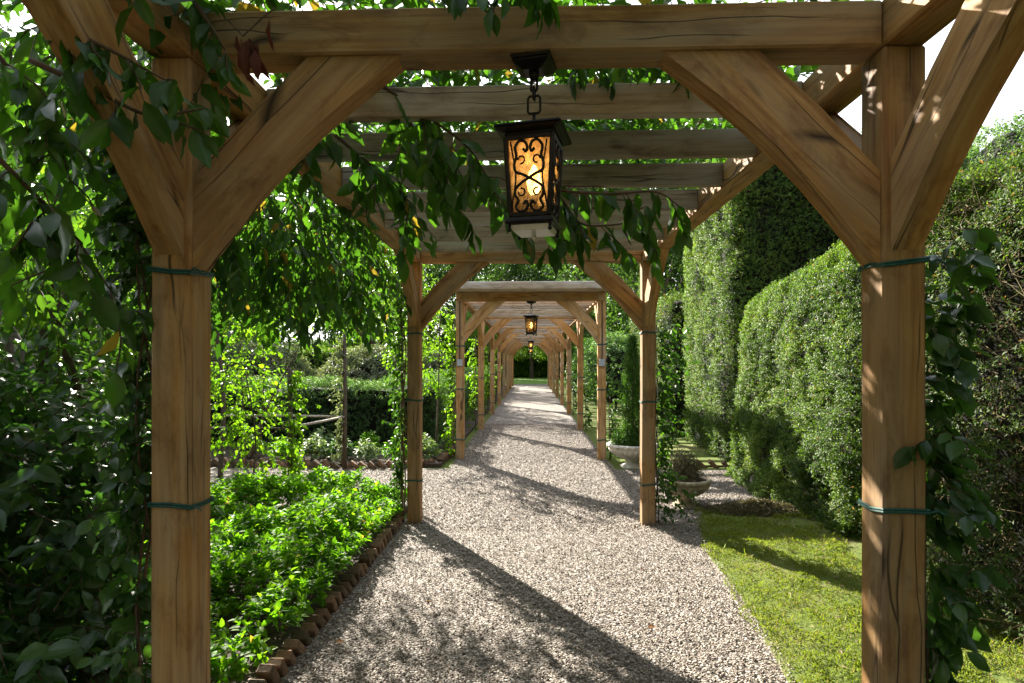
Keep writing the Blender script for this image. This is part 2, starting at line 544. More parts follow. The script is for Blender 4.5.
def gravel_mat():
    m, nt, out = newmat('pea_gravel')
    v = coords(nt)
    vo = nt.nodes.new('ShaderNodeTexVoronoi'); vo.inputs['Scale'].default_value = 62
    nt.links.new(v, vo.inputs['Vector'])
    sp = nt.nodes.new('ShaderNodeSeparateColor'); nt.links.new(vo.outputs['Color'], sp.inputs[0])
    c = ramp(nt, sp.outputs[0], [(0, (.08, .068, .057)), (.35, (.18, .148, .12)), (.7, (.28, .245, .207)), (1, (.42, .40, .365))])
    c = mixc(nt, ramp(nt, vo.outputs['Distance'], [(.45, (0, 0, 0)), (.8, (.8,) * 3)]), c, (.06, .047, .037))
    big = noise(nt, v, .9, 4)
    c = mixc(nt, ramp(nt, big, [(.45, (0, 0, 0)), (.75, (.35,) * 3)]), c, (.75, .68, .6), 'MULTIPLY')
    p = nd(nt, 'ShaderNodeBsdfPrincipled', Roughness=.85)
    p.inputs['Specular IOR Level'].default_value = .25
    nt.links.new(c, p.inputs['Base Color'])
    b = nd(nt, 'ShaderNodeBump', Strength=.9, Distance=.012); b.invert = True
    nt.links.new(vo.outputs['Distance'], b.inputs['Height']); nt.links.new(b.outputs[0], p.inputs['Normal'])
    nt.links.new(p.outputs[0], out.inputs[0])
    return m


def pebble_mat():
    m, nt, out = newmat('pebbles')
    g = nt.nodes.new('ShaderNodeNewGeometry')
    c = ramp(nt, g.outputs['Random Per Island'], [(0, (.085, .07, .056)), (.25, (.18, .142, .108)), (.55, (.285, .237, .19)), (.85, (.375, .335, .285)), (1, (.53, .50, .45))])
    c = mixc(nt, math_(nt, 'MULTIPLY', noise(nt, coords(nt), 180, 3), .4), c, (.6, .56, .52), 'MULTIPLY')
    p = nd(nt, 'ShaderNodeBsdfPrincipled', Roughness=.7)
    p.inputs['Specular IOR Level'].default_value = .35
    nt.links.new(c, p.inputs['Base Color'])
    nt.links.new(p.outputs[0], out.inputs[0])
    return m


def ground_mat(name, a, b, soil, soilamt):
    m, nt, out = newmat(name)
    v = coords(nt)
    n1 = noise(nt, v, 1.1, 5, .6); n2 = noise(nt, v, 38, 4, .65); n3 = noise(nt, v, .45, 4, .6, .5)
    c = ramp(nt, n2, [(.3, a), (.7, b)])
    c = mixc(nt, ramp(nt, n1, [(soilamt - .08, (0, 0, 0)), (soilamt + .1, (.9,) * 3)]), c, soil)
    c = mixc(nt, math_(nt, 'MULTIPLY', n3, .5), c, (.7, .75, .6), 'MULTIPLY')
    p = nd(nt, 'ShaderNodeBsdfPrincipled', Roughness=.95)
    p.inputs['Specular IOR Level'].default_value = .15
    nt.links.new(c, p.inputs['Base Color'])
    bu = nd(nt, 'ShaderNodeBump', Strength=.7, Distance=.02)
    nt.links.new(n2, bu.inputs['Height']); nt.links.new(bu.outputs[0], p.inputs['Normal'])
    nt.links.new(p.outputs[0], out.inputs[0])
    return m


# ------------------------------------------------------------------ world and light
SUN_AZ = math.radians(-32)      # from +Y towards -X
SUN_EL = math.radians(30)
w = bpy.data.worlds.new('World'); sc.world = w; w.use_nodes = True
wn = w.node_tree; wn.nodes.clear()
sky = wn.nodes.new('ShaderNodeTexSky'); sky.sky_type = 'NISHITA'; sky.sun_disc = False
sky.sun_elevation = SUN_EL; sky.sun_rotation = SUN_AZ % (2 * PI)
sky.dust_density = 2.5; sky.air_density = 1.0; sky.ozone_density = 1.0
bg = wn.nodes.new('ShaderNodeBackground'); bg.inputs[1].default_value = .07
wo = wn.nodes.new('ShaderNodeOutputWorld')
wtc = wn.nodes.new('ShaderNodeTexCoord')
wmp = wn.nodes.new('ShaderNodeMapping'); wmp.inputs['Scale'].default_value = (1, 1, 2.2); wn.links.new(wtc.outputs['Generated'], wmp.inputs[0])
wnz = noise(wn, wmp.outputs[0], 2.6, 6, .6, .3)
wsx = wn.nodes.new('ShaderNodeSeparateXYZ'); wn.links.new(wtc.outputs['Generated'], wsx.inputs[0])
wel = ramp(wn, wsx.outputs[2], [(.45, (1, 1, 1)), (.8, (.3,) * 3)])      # bright veil low down, blue overhead
wcl = mixc(wn, 1.0, ramp(wn, wnz, [(.3, (.5,) * 3), (.6, (.95,) * 3)]), wel, 'MULTIPLY')
skc = mixc(wn, wcl, sky.outputs[0], (8.6, 8.7, 8.9))
wn.links.new(skc, bg.inputs[0]); wn.links.new(bg.outputs[0], wo.inputs[0])
sl = bpy.data.lights.new('sun', 'SUN'); sl.energy = 5.0; sl.angle = math.radians(.53); sl.color = (1, .93, .82)
so = bpy.data.objects.new('sun', sl); COL.objects.link(so)
sd = Vector((math.sin(SUN_AZ) * math.cos(SUN_EL), math.cos(SUN_AZ) * math.cos(SUN_EL), math.sin(SUN_EL)))
so.rotation_euler = sd.to_track_quat('Z', 'Y').to_euler()
so.location = sd * 60
sc.view_settings.view_transform = 'Standard'
sc.view_settings.look = 'None'
sc.view_settings.exposure = 2.32
sc.view_settings.gamma = 1
sc.cycles.use_denoising = True
sc.cycles.max_bounces = 10
sc.cycles.diffuse_bounces = 5
sc.cycles.transmission_bounces = 6
sc.cycles.transparent_max_bounces = 8
sc.cycles.sample_clamp_indirect = 6
sc.cycles.use_adaptive_sampling = False


# ------------------------------------------------------------------ ground
def sheet(name, polys, z, mat, kind='structure', skirt=0, **kw):
    b = MB()
    for poly in polys:
        n = len(poly)
        if skirt:
            vs = [(x, y, z) for x, y in poly] + [(x, y, z - skirt) for x, y in poly]
            b.add(vs, [tuple(range(n))] + [(i, n + i, n + (i + 1) % n, (i + 1) % n) for i in range(n)])
        else:
            b.add([(x, y, z) for x, y in poly], [tuple(range(n))])
    o = b.build(name, mat)
    return tag(o, kind=kind, **kw)


GROUND = ground_mat('garden_ground', (.075, .10, .022), (.15, .19, .04), (.13, .10, .06), .62)
sheet('ground', [[(-400, -60), (400, -60), (400, 700), (-400, 700)]], 0.0, GROUND)
GRAVEL = gravel_mat()


def wobble(x0, y0, x1, y1, n, amp, seed):
    r = random.Random(seed)
    return [(x0 + (x1 - x0) * i / n + r.uniform(-amp, amp), y0 + (y1 - y0) * i / n + r.uniform(-amp, amp) * .3) for i in range(n + 1)]


PATH_R = [(1.2, -6), (1.22, 0), (1.28, 2.0), (1.33, 2.9), (1.40, 3.5), (1.45, 4.2), (1.53, 5.0), (1.62, 5.7), (1.68, 6.2), (1.86, 6.55), (2.2, 6.75), (3.0, 6.9), (5.0, 6.95)]
path_poly = [(-1.36, -6)] + [(x, y) for x, y in PATH_R[:-4]] + [(1.68, 6.2)]
sheet('gravel_path', [
    [(-1.36, -6)] + [(x + .1, y) for x, y in PATH_R] + [(5.0, 7.0), (-9, 7.0), (-1.36, 7.0)],
    [(-9, 7.0), (5, 7.0), (5, 9.45), (-9, 9.45)],
    [(-1.30, 9.45), (1.34, 9.45), (1.3, 14), (1.25, 44), (-1.2, 44), (-1.25, 14)]], .004, GRAVEL)
SOILM = plain('bed_soil', (.075, .05, .032), .95, 0, 30, .45, 1.0)
sheet('soil_bed', [[(-6, -3), (-1.40, -3), (-1.40, 6.75), (-1.9, 7.0), (-6, 7.0)]], .05, SOILM, skirt=.06)
sheet('soil_bed', [[(-9, 9.55), (-1.45, 9.55), (-1.45, 11.0), (-1.38, 42), (-9, 42)]], .06, SOILM, skirt=.07)
MOSS = ground_mat('moss_lawn_surface', (.065, .10, .022), (.14, .17, .035), (.17, .15, .07), .60)
r_ = random.Random(4)
moss_edge = []
for (x0, y0), (x1, y1) in zip(PATH_R[:-1], PATH_R[1:]):
    for k in range(4):
        t = k / 4
        moss_edge.append((x0 + (x1 - x0) * t + .035 + .03 * math.sin(y0 * 3.1 + k * .9) + r_.uniform(-.02, .02), y0 + (y1 - y0) * t + r_.uniform(-.01, .01)))
moss_poly = moss_edge + [(5.0, 6.9), (7, 6.9), (7, -6)]
sheet('moss_lawn', [moss_poly], .045, MOSS, skirt=.06)
sheet('moss_lawn', [[(2.0, 9.75), (5, 9.75), (5, 13.4), (2.0, 13.4)]], .03, MOSS, skirt=.04)
LAWN = ground_mat('far_lawn_surface', (.09, .17, .03), (.16, .26, .05), (.13, .12, .05), .85)
sheet('far_lawn', [[(-30, 44), (30, 44), (30, 75), (-30, 75)]], .006, LAWN)

# loose pebbles lying on the near part of the path
def pebbles():
    n = 230000
    Y = 2.2 + (RS.uniform(0, 1, n) ** 1.7) * 14
    X = RS.uniform(-4.5, 4.0, n)
    ok = (np.abs(X) < 1.3) | ((X > 0) & (Y < 7.0)) | ((Y > 7.05) & (Y < 9.4)); X = X[ok]; Y = Y[ok]; n = len(X)
    ex = np.interp(Y, [p[1] for p in PATH_R[1:-3]], [p[0] for p in PATH_R[1:-3]]) - .01
    ok = (X < np.where(Y < 6.3, ex + np.abs(RS.normal(0, .045, n)), np.where(Y < 7, ex, 9)))
    over = ((X > ex) & (Y < 6.3))[ok] * .045
    X = X[ok]; Y = Y[ok]; n = len(X)
    base = np.array([(1, 0, 0), (-1, 0, 0), (0, 1, 0), (0, -1, 0), (0, 0, 1), (0, 0, -.6),
                     (.62, .62, .35), (-.62, .62, .35), (-.62, -.62, .35), (.62, -.62, .35)])
    faces = np.array([(0, 6, 9), (6, 2, 7), (7, 1, 8), (8, 3, 9), (4, 6, 7), (4, 7, 8), (4, 8, 9), (4, 9, 6),
                      (0, 2, 6), (2, 1, 7), (1, 3, 8), (3, 0, 9), (2, 0, 5), (1, 2, 5), (3, 1, 5), (0, 3, 5)])
    s = RS.uniform(.0038, .0082, n) * RS.choice([1, 1, 1, 1.35], n) * (1 + .3 * (Y > 6) + .3 * (Y > 10))
    a = RS.uniform(0, 6.28, n)
    B = base[None] * (1 + RS.uniform(-.22, .22, (n, 10, 3)))
    B = B * np.stack([np.ones(n), RS.uniform(.72, 1, n), RS.uniform(.5, .85, n)], 1)[:, None, :] * s[:, None, None]
    ca, sa = np.cos(a)[:, None], np.sin(a)[:, None]
    tl = RS.normal(0, .35, (n, 1))
    x = B[..., 0]; y = B[..., 1]; z = B[..., 2]
    z2 = z + x * tl
    V = np.stack([x * ca - y * sa + X[:, None], x * sa + y * ca + Y[:, None], z2 + .006 + s[:, None] * .3 + RS.uniform(0, .006, (n, 1)) + over[:, None]], 2)
    loops = (np.arange(n)[:, None] * 10 + faces.ravel()[None]).ravel()
    o = np_mesh('gravel', V.reshape(-1, 3), loops, np.arange(0, len(loops), 3), pebble_mat())
    tag(o, 'loose beige and brown pea gravel on the path', 'gravel', kind='stuff')


pebbles()


# moss and grass on the right lawn, lumpy, hanging over its edge and bare towards the hedge
def tufts():
    n = 130000
    Y = RS.uniform(2.0, 6.85, n); X = RS.uniform(1.2, 4.2, n)
    ex = np.interp(Y, [p[1] for p in PATH_R[1:-3]], [p[0] for p in PATH_R[1:-3]]) - .005 + .035 * noise3(np.stack([Y * 0, Y, Y * 0], 1), 3.0, 31) + .025 * noise3(np.stack([Y * 0, Y, Y * 0], 1), 11.0, 32)
    P = np.stack([X, Y, np.full(n, .043)], 1)
    F2 = P * [1, 1, 0]
    big = noise3(F2, 1.3, 5); mid = noise3(F2, 4.5, 6); fine = noise3(F2, 13, 9)
    nz = big + .7 * mid + .5 * fine
    ok = (X > ex) & (nz > -1.3 + 1.6 * np.clip((X - 2.0), 0, 1) - .8 * np.clip(1 - (X - ex) / .12, 0, 1))
    lump = np.clip(.5 + .5 * mid + .6 * fine, 0, 1.3)
    P[:, 2] += .022 * lump - .03 * np.clip(1 - (X - ex) / .05, 0, 1)
    P = P[ok]; lump = lump[ok]; n = len(P)
    D = RS.normal(size=(n, 3)) * .8; D[:, 2] = np.abs(D[:, 2]) + .4
    tall = RS.uniform(0, 1, n) > .985
    L = RS.uniform(.010, .022, n) * (.7 + .6 * lump) + tall * RS.uniform(.02, .05, n)
    o = leaf_mesh('moss', P, D, rnd_dir(n), L, np.where(tall, .006, L * .38), 'd', L_GRASS)
    tag(o, 'short lumpy moss and grass on the lawn beside the path', 'moss', kind='stuff')
    m = 900
    Y = RS.uniform(2.4, 6.8, m); X = np.minimum(1.5 + np.abs(RS.normal(0, 1, m)) * .9 + (Y > 0) * .1, 4)
    X = np.where(RS.uniform(0, 1, m) < .6, RS.uniform(2.3, 3.6, m), X)
    ex = np.interp(Y, [p[1] for p in PATH_R[1:-3]], [p[0] for p in PATH_R[1:-3]])
    ok = X > ex + .05
    P = np.stack([X, Y, np.full(m, .062)], 1)[ok]; m = len(P)
    L = RS.uniform(.012, .045, m)
    o = leaf_mesh('hedge_litter', P, RS.normal(size=(m, 3)) * [1, 1, .2], rnd_dir(m) * .4 + [0, 0, 1], L, L * .4, 'o', leaf_mat('hedge_litter', [(0, (.09, .06, .03)), (.5, (.18, .12, .06)), (1, (.30, .22, .12))], .15, .7))
    tag(o, 'dry hedge litter scattered on the lawn and bare soil', 'leaf litter', kind='stuff')


tufts()


# ------------------------------------------------------------------ timber
def frame_mat(p0, p1, xref):
    z = (p1 - p0).normalized()
    x = (xref - z * xref.dot(z)).normalized()
    y = z.cross(x)
    M = Matrix((x, y, z)).transposed().to_4x4()
    M.translation = p0
    return M


def timber(name, p0, p1, w, d, mat, parent, xref=(1, 0, 0), bevel=.007):
    p0 = Vector(p0); p1 = Vector(p1); L = (p1 - p0).length
    M = frame_mat(p0, p1, Vector(xref))
    b = MB()
    nseg = max(2, int(L / .6))
    r = random.Random(hash((round(p0.x, 2), round(p0.y, 2), round(p1.z, 2))) & 0xffff)
    vs = []
    for i in range(nseg + 1):
        z = L * i / nseg
        k = 0 if i in (0, nseg) else 1
        dx, dy = r.uniform(-.0025, .0025) * k, r.uniform(-.0025, .0025) * k
        vs += [(-w / 2 + dx, -d / 2 + dy, z), (w / 2 + dx, -d / 2 + dy, z), (w / 2 + dx, d / 2 + dy, z), (-w / 2 + dx, d / 2 + dy, z)]
    fs = [(3, 2, 1, 0), tuple(4 * nseg + i for i in range(4))]
    for i in range(nseg):
        for k in range(4):
            fs.append((4 * i + k, 4 * i + (k + 1) % 4, 4 * i + 4 + (k + 1) % 4, 4 * i + 4 + k))
    b.add(vs, fs)
    return b.build(name, mat, parent, M, bevel=bevel)


def brace(parent, foot, out, mat=None, t=.095, H=2.765, leg=.72, back=.305, depth_dir=None):
    """arched knee brace; foot = point on the post face at the low end of the arch, out = horizontal unit direction of the beam"""
    foot = Vector(foot); out = Vector(out).normalized()
    up = Vector((0, 0, 1))
    h = H - foot.z
    A = Vector((0, 0)); B = Vector((leg, h)); Cc = Vector((leg - back, h)); D = Vector((0, back * .97))
    low = []
    nrm = Vector((-(B - A).y, (B - A).x)).normalized()
    for i in range(9):
        q = i / 8
        low.append(A.lerp(B, q) + nrm * (.045 * math.sin(PI * q)))
    top = [Cc, Cc.lerp(D, .5) + nrm * .012, D]
    poly = low + top
    z2 = (B - A).normalized(); x2 = Vector((z2.y, -z2.x))
    z = out * z2.x + up * z2.y; x = out * x2.x + up * x2.y; y = z.cross(x)
    M = Matrix((x, y, z)).transposed().to_4x4(); M.translation = foot
    loc = [(p.dot(x2), p.dot(z2)) for p in poly]
    n = len(loc)
    b = MB()
    b.add([(a, -t / 2, c) for a, c in loc] + [(a, t / 2, c) for a, c in loc],
          [tuple(range(n)), tuple(range(2 * n - 1, n - 1, -1))] + [(i, (i + 1) % n, n + (i + 1) % n, n + i) for i in range(n)])
    return b.build('brace', mat or OAK, parent, M, bevel=.006)


XI, XO = 1.165, 1.305
XC = (XI + XO) / 2
PW = XO - XI
ZB, ZT = 2.765, 2.92
near_frames = [-2.3, 2.0, 6.25]
far_frames = [10.35, 14.75, 19.1, 23.3, 27.6, 31.9, 36.2, 40.4]


def ring(post, zc, x, y, rad=.004, tilt=0.0):
    h = PW / 2 + .004
    pts = []
    for (a, b_) in ((-1, -1), (1, -1), (1, 1), (-1, 1)):
        for k in range(3):
            pts.append((a, b_))
    c = [(-h, -h), (0, -h), (h, -h), (h, 0), (h, h), (0, h), (-h, h), (-h, 0)]
    ph = random.uniform(0, 6)
    b = MB()
    for dz in (0, .009):
        b.tube([(x + p, y + q, zc + dz + .006 * math.sin(i * 1.3 + ph) + tilt * p) for i, (p, q) in enumerate(c)], rad, 5, closed=True)
    b.tube([(x + h, y - h, zc), (x + h + .02, y - h - .01, zc + .01), (x + h + .045, y - h - .012, zc - .004)], rad * .8, 4)
    return b.build('tie', TIE, post)


def pergola(frames, label, cap=None, ties=True):
    y0, y1 = frames[0], frames[-1] + PW
    root = thing('pergola', label, 'pergola', (0, y0, 0))
    for s in (-1, 1):
        timber('side_beam', (s * XC, y0, (ZB + ZT) / 2), (s * XC, y1, (ZB + ZT) / 2), PW, ZT - ZB, OAK, root, (1, 0, 0))
    for i, fy in enumerate(frames):
        yc = fy + PW / 2
        tm = OAK
        timber('cross_beam', (-XI + .001, yc, (ZB + ZT) / 2 - .003), (XI - .001, yc, (ZB + ZT) / 2 - .003), PW - .004, ZT - ZB - .002, tm, root, (0, 1, 0))
        for s in (-1, 1):
            post = timber('post', (s * XC, yc, -.03), (s * XC, yc, ZB - .001), PW, PW, tm, root, (1, 0, 0), .009)
            if fy < 30:
                for zc in ({2.0: (2.045, 1.235), 6.25: (2.0, 1.3, .43), 10.35: (2.0, 1.22, .33)}.get(fy, (1.3, .4))):
                    ring(post, zc + random.uniform(-.02, .02), s * XC, yc, .0045 if fy < 8 else .006, .05 if s > 0 else -.03)
            brace(root, (s * (XI + .004), yc - .004, 2.04), (-s, 0, 0), tm)
            if i < len(frames) - 1:
                brace(root, (s * XC, fy + PW - .004, 2.08), (0, 1, 0), tm)
            if i > 0:
                brace(root, (s * XC, fy + .004, 2.08), (0, -1, 0), tm)
            if fy == far_frames[0]:
                b = MB(); b.box((s * XC - .05, fy - .045, 1.63), (s * XC + .05, fy - .001, 1.75))
                b.build('junction_box', GREYBOX, post, bevel=.008)
                b = MB(); b.tube([(s * XC, fy - .012, 1.75), (s * XC + .004, fy - .012, 2.2), (s * XC, fy - .012, ZB)], .010, 6)
                b.build('conduit', CABLE, post)
    for f0, f1 in zip(frames[:-1], frames[1:]):
        n = max(2, round((f1 - f0) / .53))
        for k in range(1, n):
            y = f0 + PW / 2 + (f1 - f0) * k / n + random.uniform(-.015, .015)
            dz = random.uniform(-.004, .004)
            timber('rafter', (-XI + .001, y, 2.85 + dz), (XI - .001, y, 2.85 + dz), .06, .135, OAK_W, root, (0, 1, 0), .005)
    return root


p1 = pergola(near_frames, 'nearest oak pergola bay with arched braces, big lantern and leaves over its rafters')
p2 = pergola(far_frames, 'long oak pergola tunnel beyond the gap, with grey boxes on its first posts')
# roof plate over the first frame of the far pergola
timber('roof_plate', (-XO - .02, far_frames[0] - .12, ZT + .075), (XO + .02, far_frames[0] - .12, ZT + .075), .46, .14, OAK_W, p2, (0, 1, 0), .02)


# ------------------------------------------------------------------ lantern
def glow_mat():
    m, nt, out = newmat('lit_bulb')
    e = nd(nt, 'ShaderNodeEmission', Strength=5.0); e.inputs[0].default_value = (1, .78, .50, 1)
    nt.links.new(e.outputs[0], out.inputs[0]); return m


def amber_mat():
    m, nt, out = newmat('amber_seeded_glass')
    v = coords(nt)
    n = noise(nt, v, 55, 3)
    c = ramp(nt, n, [(.3, (.50, .37, .19)), (.7, (.80, .66, .42))])
    t = nt.nodes.new('ShaderNodeBsdfTranslucent'); nt.links.new(c, t.inputs[0])
    tr = nt.nodes.new('ShaderNodeBsdfTransparent'); nt.links.new(c, tr.inputs[0])
    gl = nd(nt, 'ShaderNodeBsdfGlossy', Roughness=.2); gl.inputs[0].default_value = (1, 1, 1, 1)
    m1 = nt.nodes.new('ShaderNodeMixShader'); m1.inputs[0].default_value = .84
    nt.links.new(t.outputs[0], m1.inputs[1]); nt.links.new(tr.outputs[0], m1.inputs[2])
    m2 = nt.nodes.new('ShaderNodeMixShader'); m2.inputs[0].default_value = .05
    nt.links.new(m1.outputs[0], m2.inputs[1]); nt.links.new(gl.outputs[0], m2.inputs[2])
    nt.links.new(m2.outputs[0], out.inputs[0]); return m


GLOW, AMBER = glow_mat(), amber_mat()
FROST = plain('frosted_glass', (.62, .58, .52), .35, 0, 40, .1)


def catmull(pts, n=8):
    out = []
    P = [Vector(p) for p in pts]
    P = [P[0] * 2 - P[1]] + P + [P[-1] * 2 - P[-2]]
    for i in range(1, len(P) - 2):
        for k in range(n):
            t = k / n
            a, b, c, d = P[i - 1], P[i], P[i + 1], P[i + 2]
            out.append(.5 * ((2 * b) + (c - a) * t + (2 * a - 5 * b + 4 * c - d) * t * t + (3 * b - a - 3 * c + d) * t ** 3))
    out.append(P[-2])
    return out


def make_lantern(loc, label, rz):
    """loc = point on the beam's underside"""
    root = thing('hanging_lantern', label, 'lantern', loc, 'lanterns hanging under the pergola')
    x, y, z = loc
    R = Matrix.Translation(Vector(loc)) @ Matrix.Rotation(rz, 4, 'Z')
    b = MB(); b.frustum(.064, -.012, .070, 0, None); b.frustum(.062, -.022, .064, -.012); b.frustum(.034, -.040, .062, -.022)
    b.lathe([(.018, -.040), (.018, -.056), (.009, -.068)], 16)
    b.build('ceiling_plate', IRON, root, R, bevel=.003)
    b = MB()

    def oval(cz, hw, hh, plane):
        pts = []
        for k in range(20):
            a = 2 * PI * k / 20
            u = max(-1, min(1, 1.25 * math.cos(a))) * hw; v = max(-1, min(1, 1.25 * math.sin(a))) * hh
            pts.append((u, 0, cz + v) if plane == 0 else (0, u, cz + v))
        b.tube(pts, .0045, 8, closed=True)
    oval(-.082, .011, .020, 0); oval(-.112, .011, .020, 1); oval(-.150, .022, .030, 0)
    b.tube([(0, 0, -.178), (0, 0, -.222)], .006, 8)
    b.build('chain', IRON, root, R, smooth=True)
    zt = -.226   # top of the lid
    b = MB()
    b.frustum(.045, zt, .018, zt + .018)
    b.frustum(.072, zt - .012, .045, zt)
    b.frustum(.112, zt - .022, .072, zt - .012)
    b.frustum(.117, zt - .033, .112, zt - .022)
    b.frustum(.090, zt - .046, .117, zt - .033)
    b.frustum(.080, zt - .060, .088, zt - .046)
    b.build('lid', IRON, root, R, bevel=.004, seg=2)
    z1 = zt - .058; z0 = z1 - .268      # glazed body
    w1, w0 = .081, .066
    b = MB()
    for sx in (-1, 1):
        for sy in (-1, 1):
            b.tube([(sx * w1, sy * w1, z1), (sx * w0, sy * w0, z0)], .0095, 8)
    for zz, ww in ((z1 - .006, w1), (z0 + .006, w0)):
        for k in range(4):
            Mk = Matrix.Rotation(k * PI / 2, 4, 'Z')
            b.box((-ww, -ww - .006, zz - .008), (ww, -ww + .006, zz + .008), Mk)
    b.build('frame', IRON, root, R, bevel=.002)
    b = MB()
    hw, hh = .066, .127; zc = (z0 + z1) / 2
    S = [(-.26, .70), (-.12, .62), (-.07, .74), (-.18, .88), (-.42, .90), (-.62, .74), (-.56, .52), (-.66, .30), (-.60, .12), (-.3, .04), (0, -.06),
         (.34, -.18), (.60, -.32), (.62, -.5), (.50, -.64), (.62, -.80), (.44, -.92), (.18, -.90), (.07, -.78), (.13, -.66), (.27, -.74)]
    for k in range(4):
        Mk = Matrix.Rotation(k * PI / 2, 4, 'Z')
        for mx in (-1, 1):
            pts = [Mk @ Vector((mx * u * hw, -(w0 + (w1 - w0) * (v + 1) / 2) - .003, zc + v * hh)) for u, v in [(a * 1.15, c) for a, c in S]]
            b.tube(catmull(pts, 5), .0052, 6)
            for q in (-1, 1):
                pts = [Mk @ Vector((mx * (.40 + .17 * math.cos(a)) * hw, -(w0 + (w1 - w0) * (q * .42 + 1) / 2) - .002, zc + q * hh * (.42 + .10 * math.sin(a)))) for a in np.linspace(0, 5, 12)]
                b.tube(pts, .0034, 5)
            side = [(.95, .9), (.80, .45), (.70, .12), (.72, -.2), (.85, -.6), (.95, -.9)]
            pts = [Mk @ Vector((mx * u * hw, -(w0 + (w1 - w0) * (v + 1) / 2) - .003, zc + v * hh)) for u, v in side]
            b.tube(catmull(pts, 4), .003, 5)
    b.build('scrollwork', IRON, root, R, smooth=True)
    for k in range(4):
        Mk = R @ Matrix.Rotation(k * PI / 2, 4, 'Z')
        b = MB()
        b.add([(-w0 + .008, -w0 + .006, z0), (w0 - .008, -w0 + .006, z0), (w1 - .008, -w1 + .006, z1), (-w1 + .008, -w1 + .006, z1),
               (-w0 + .008, -w0 + .009, z0), (w0 - .008, -w0 + .009, z0), (w1 - .008, -w1 + .009, z1), (-w1 + .008, -w1 + .009, z1)],
              [(0, 1, 2, 3), (7, 6, 5, 4), (0, 4, 5, 1), (2, 6, 7, 3), (1, 5, 6, 2), (3, 7, 4, 0)])
        b.build('glass_pane', AMBER, root, Mk)
    b = MB()
    b.frustum(.084, z0 - .018, .076, z0 - .003); b.frustum(.078, z0 - .026, .084, z0 - .018)
    for sx in (-1, 1):
        for sy in (-1, 1):
            b.lathe([(.004, z0 - .052), (.008, z0 - .046), (.005, z0 - .038), (.007, z0 - .026)], 10, c=(sx * .070, sy * .070, 0))
    b.build('base', IRON, root, R, bevel=.002)
    b = MB(); b.frustum(.062, z0 - .046, .070, z0 - .027)
    b.lathe([(.003, z0 - .066), (.009, z0 - .060), (.006, z0 - .052), (.010, z0 - .050)], 12)
    b.build('bottom_pane', FROST, root, R, bevel=.003)
    b = MB()
    b.lathe([(.012, z0), (.012, z0 + .07), (.015, z0 + .085)], 14)
    ho = b.build('lamp_holder', PALEWOOD, root, R, smooth=True)
    b = MB()
    b.lathe([(.010, z0 + .086), (.021, z0 + .105), (.026, z0 + .130), (.022, z0 + .155), (.012, z0 + .178), (.003, z0 + .192)], 16)
    b.build('bulb', GLOW, root, R, smooth=True)
    return root


Ls = make_lantern((.012, 2.0 + PW / 2, ZB - .004), 'largest and nearest lit lantern, black scrolled iron with amber glass, under the front beam', math.radians(-13))
far_l = [(far_frames[0] + .07, 'second lit lantern, hanging under the first beam beyond the gap'),
         (far_frames[3] + .07, 'small far lantern hanging third along the pergola tunnel'),
         (far_frames[6] + .07, 'tiniest and most distant lantern, deep inside the pergola tunnel')]
for y, lab in far_l:
    c = copy_tree(Ls)
    place(c, (.012, y, ZB - .004), math.radians(-8))
    c['label'] = lab
pl = bpy.data.lights.new('lantern_light', 'POINT'); pl.energy = .4; pl.color = (1, .6, .25); pl.shadow_soft_size = .03
po = bpy.data.objects.new('lantern_light', pl); COL.objects.link(po); po.location = (.012, 2.07, ZB - .35)


# ------------------------------------------------------------------ urns
def urn(label, loc, R_, H_, mat, soilcol):
    root = thing('stone_urn', label, 'planter', loc, 'stone urns beside the path')
    nf = 26
    prof = [(.42, 0), (.44, .05), (.40, .10), (.30, .14), (.26, .22), (.30, .30), (.52, .40), (.76, .54), (.90, .68), (.95, .78), (.93, .82), (1.0, .86), (1.04, .93), (1.0, 1.0), (.90, 1.0), (.86, .93)]
    b = MB()
    b.lathe([(r * R_, z * H_) for r, z in prof], 104,
            lambda i, a: (.055 * abs(math.sin(a * nf / 2)) - .02) if 6 <= i <= 9 else (.03 * math.cos(a * nf) if 11 <= i <= 12 else 0), c=loc)
    b.build('bowl', mat, root, smooth=True)
    b = MB(); b.box((loc[0] - .46 * R_, loc[1] - .46 * R_, loc[2] - .02), (loc[0] + .46 * R_, loc[1] + .46 * R_, loc[2] + .03 * H_))
    b.build('foot', mat, root, bevel=.01)
    b = MB(); b.lathe([(.86 * R_, .93 * H_), (.6 * R_, .97 * H_), (.05 * R_, 1.0 * H_)], 24, c=loc)
    b.build('soil', SOIL, root, smooth=True)
    return root


UR1 = (1.66, 9.75, .0)
UR2 = (1.83, 7.15, .0)
urn('pale grey fluted stone urn holding a tall green conifer', UR1, .40, .38, STONE, None)
urn('brown mossy stone urn behind the vine covered post, holding a dry shrub', UR2, .30, .33, STONE2, None)


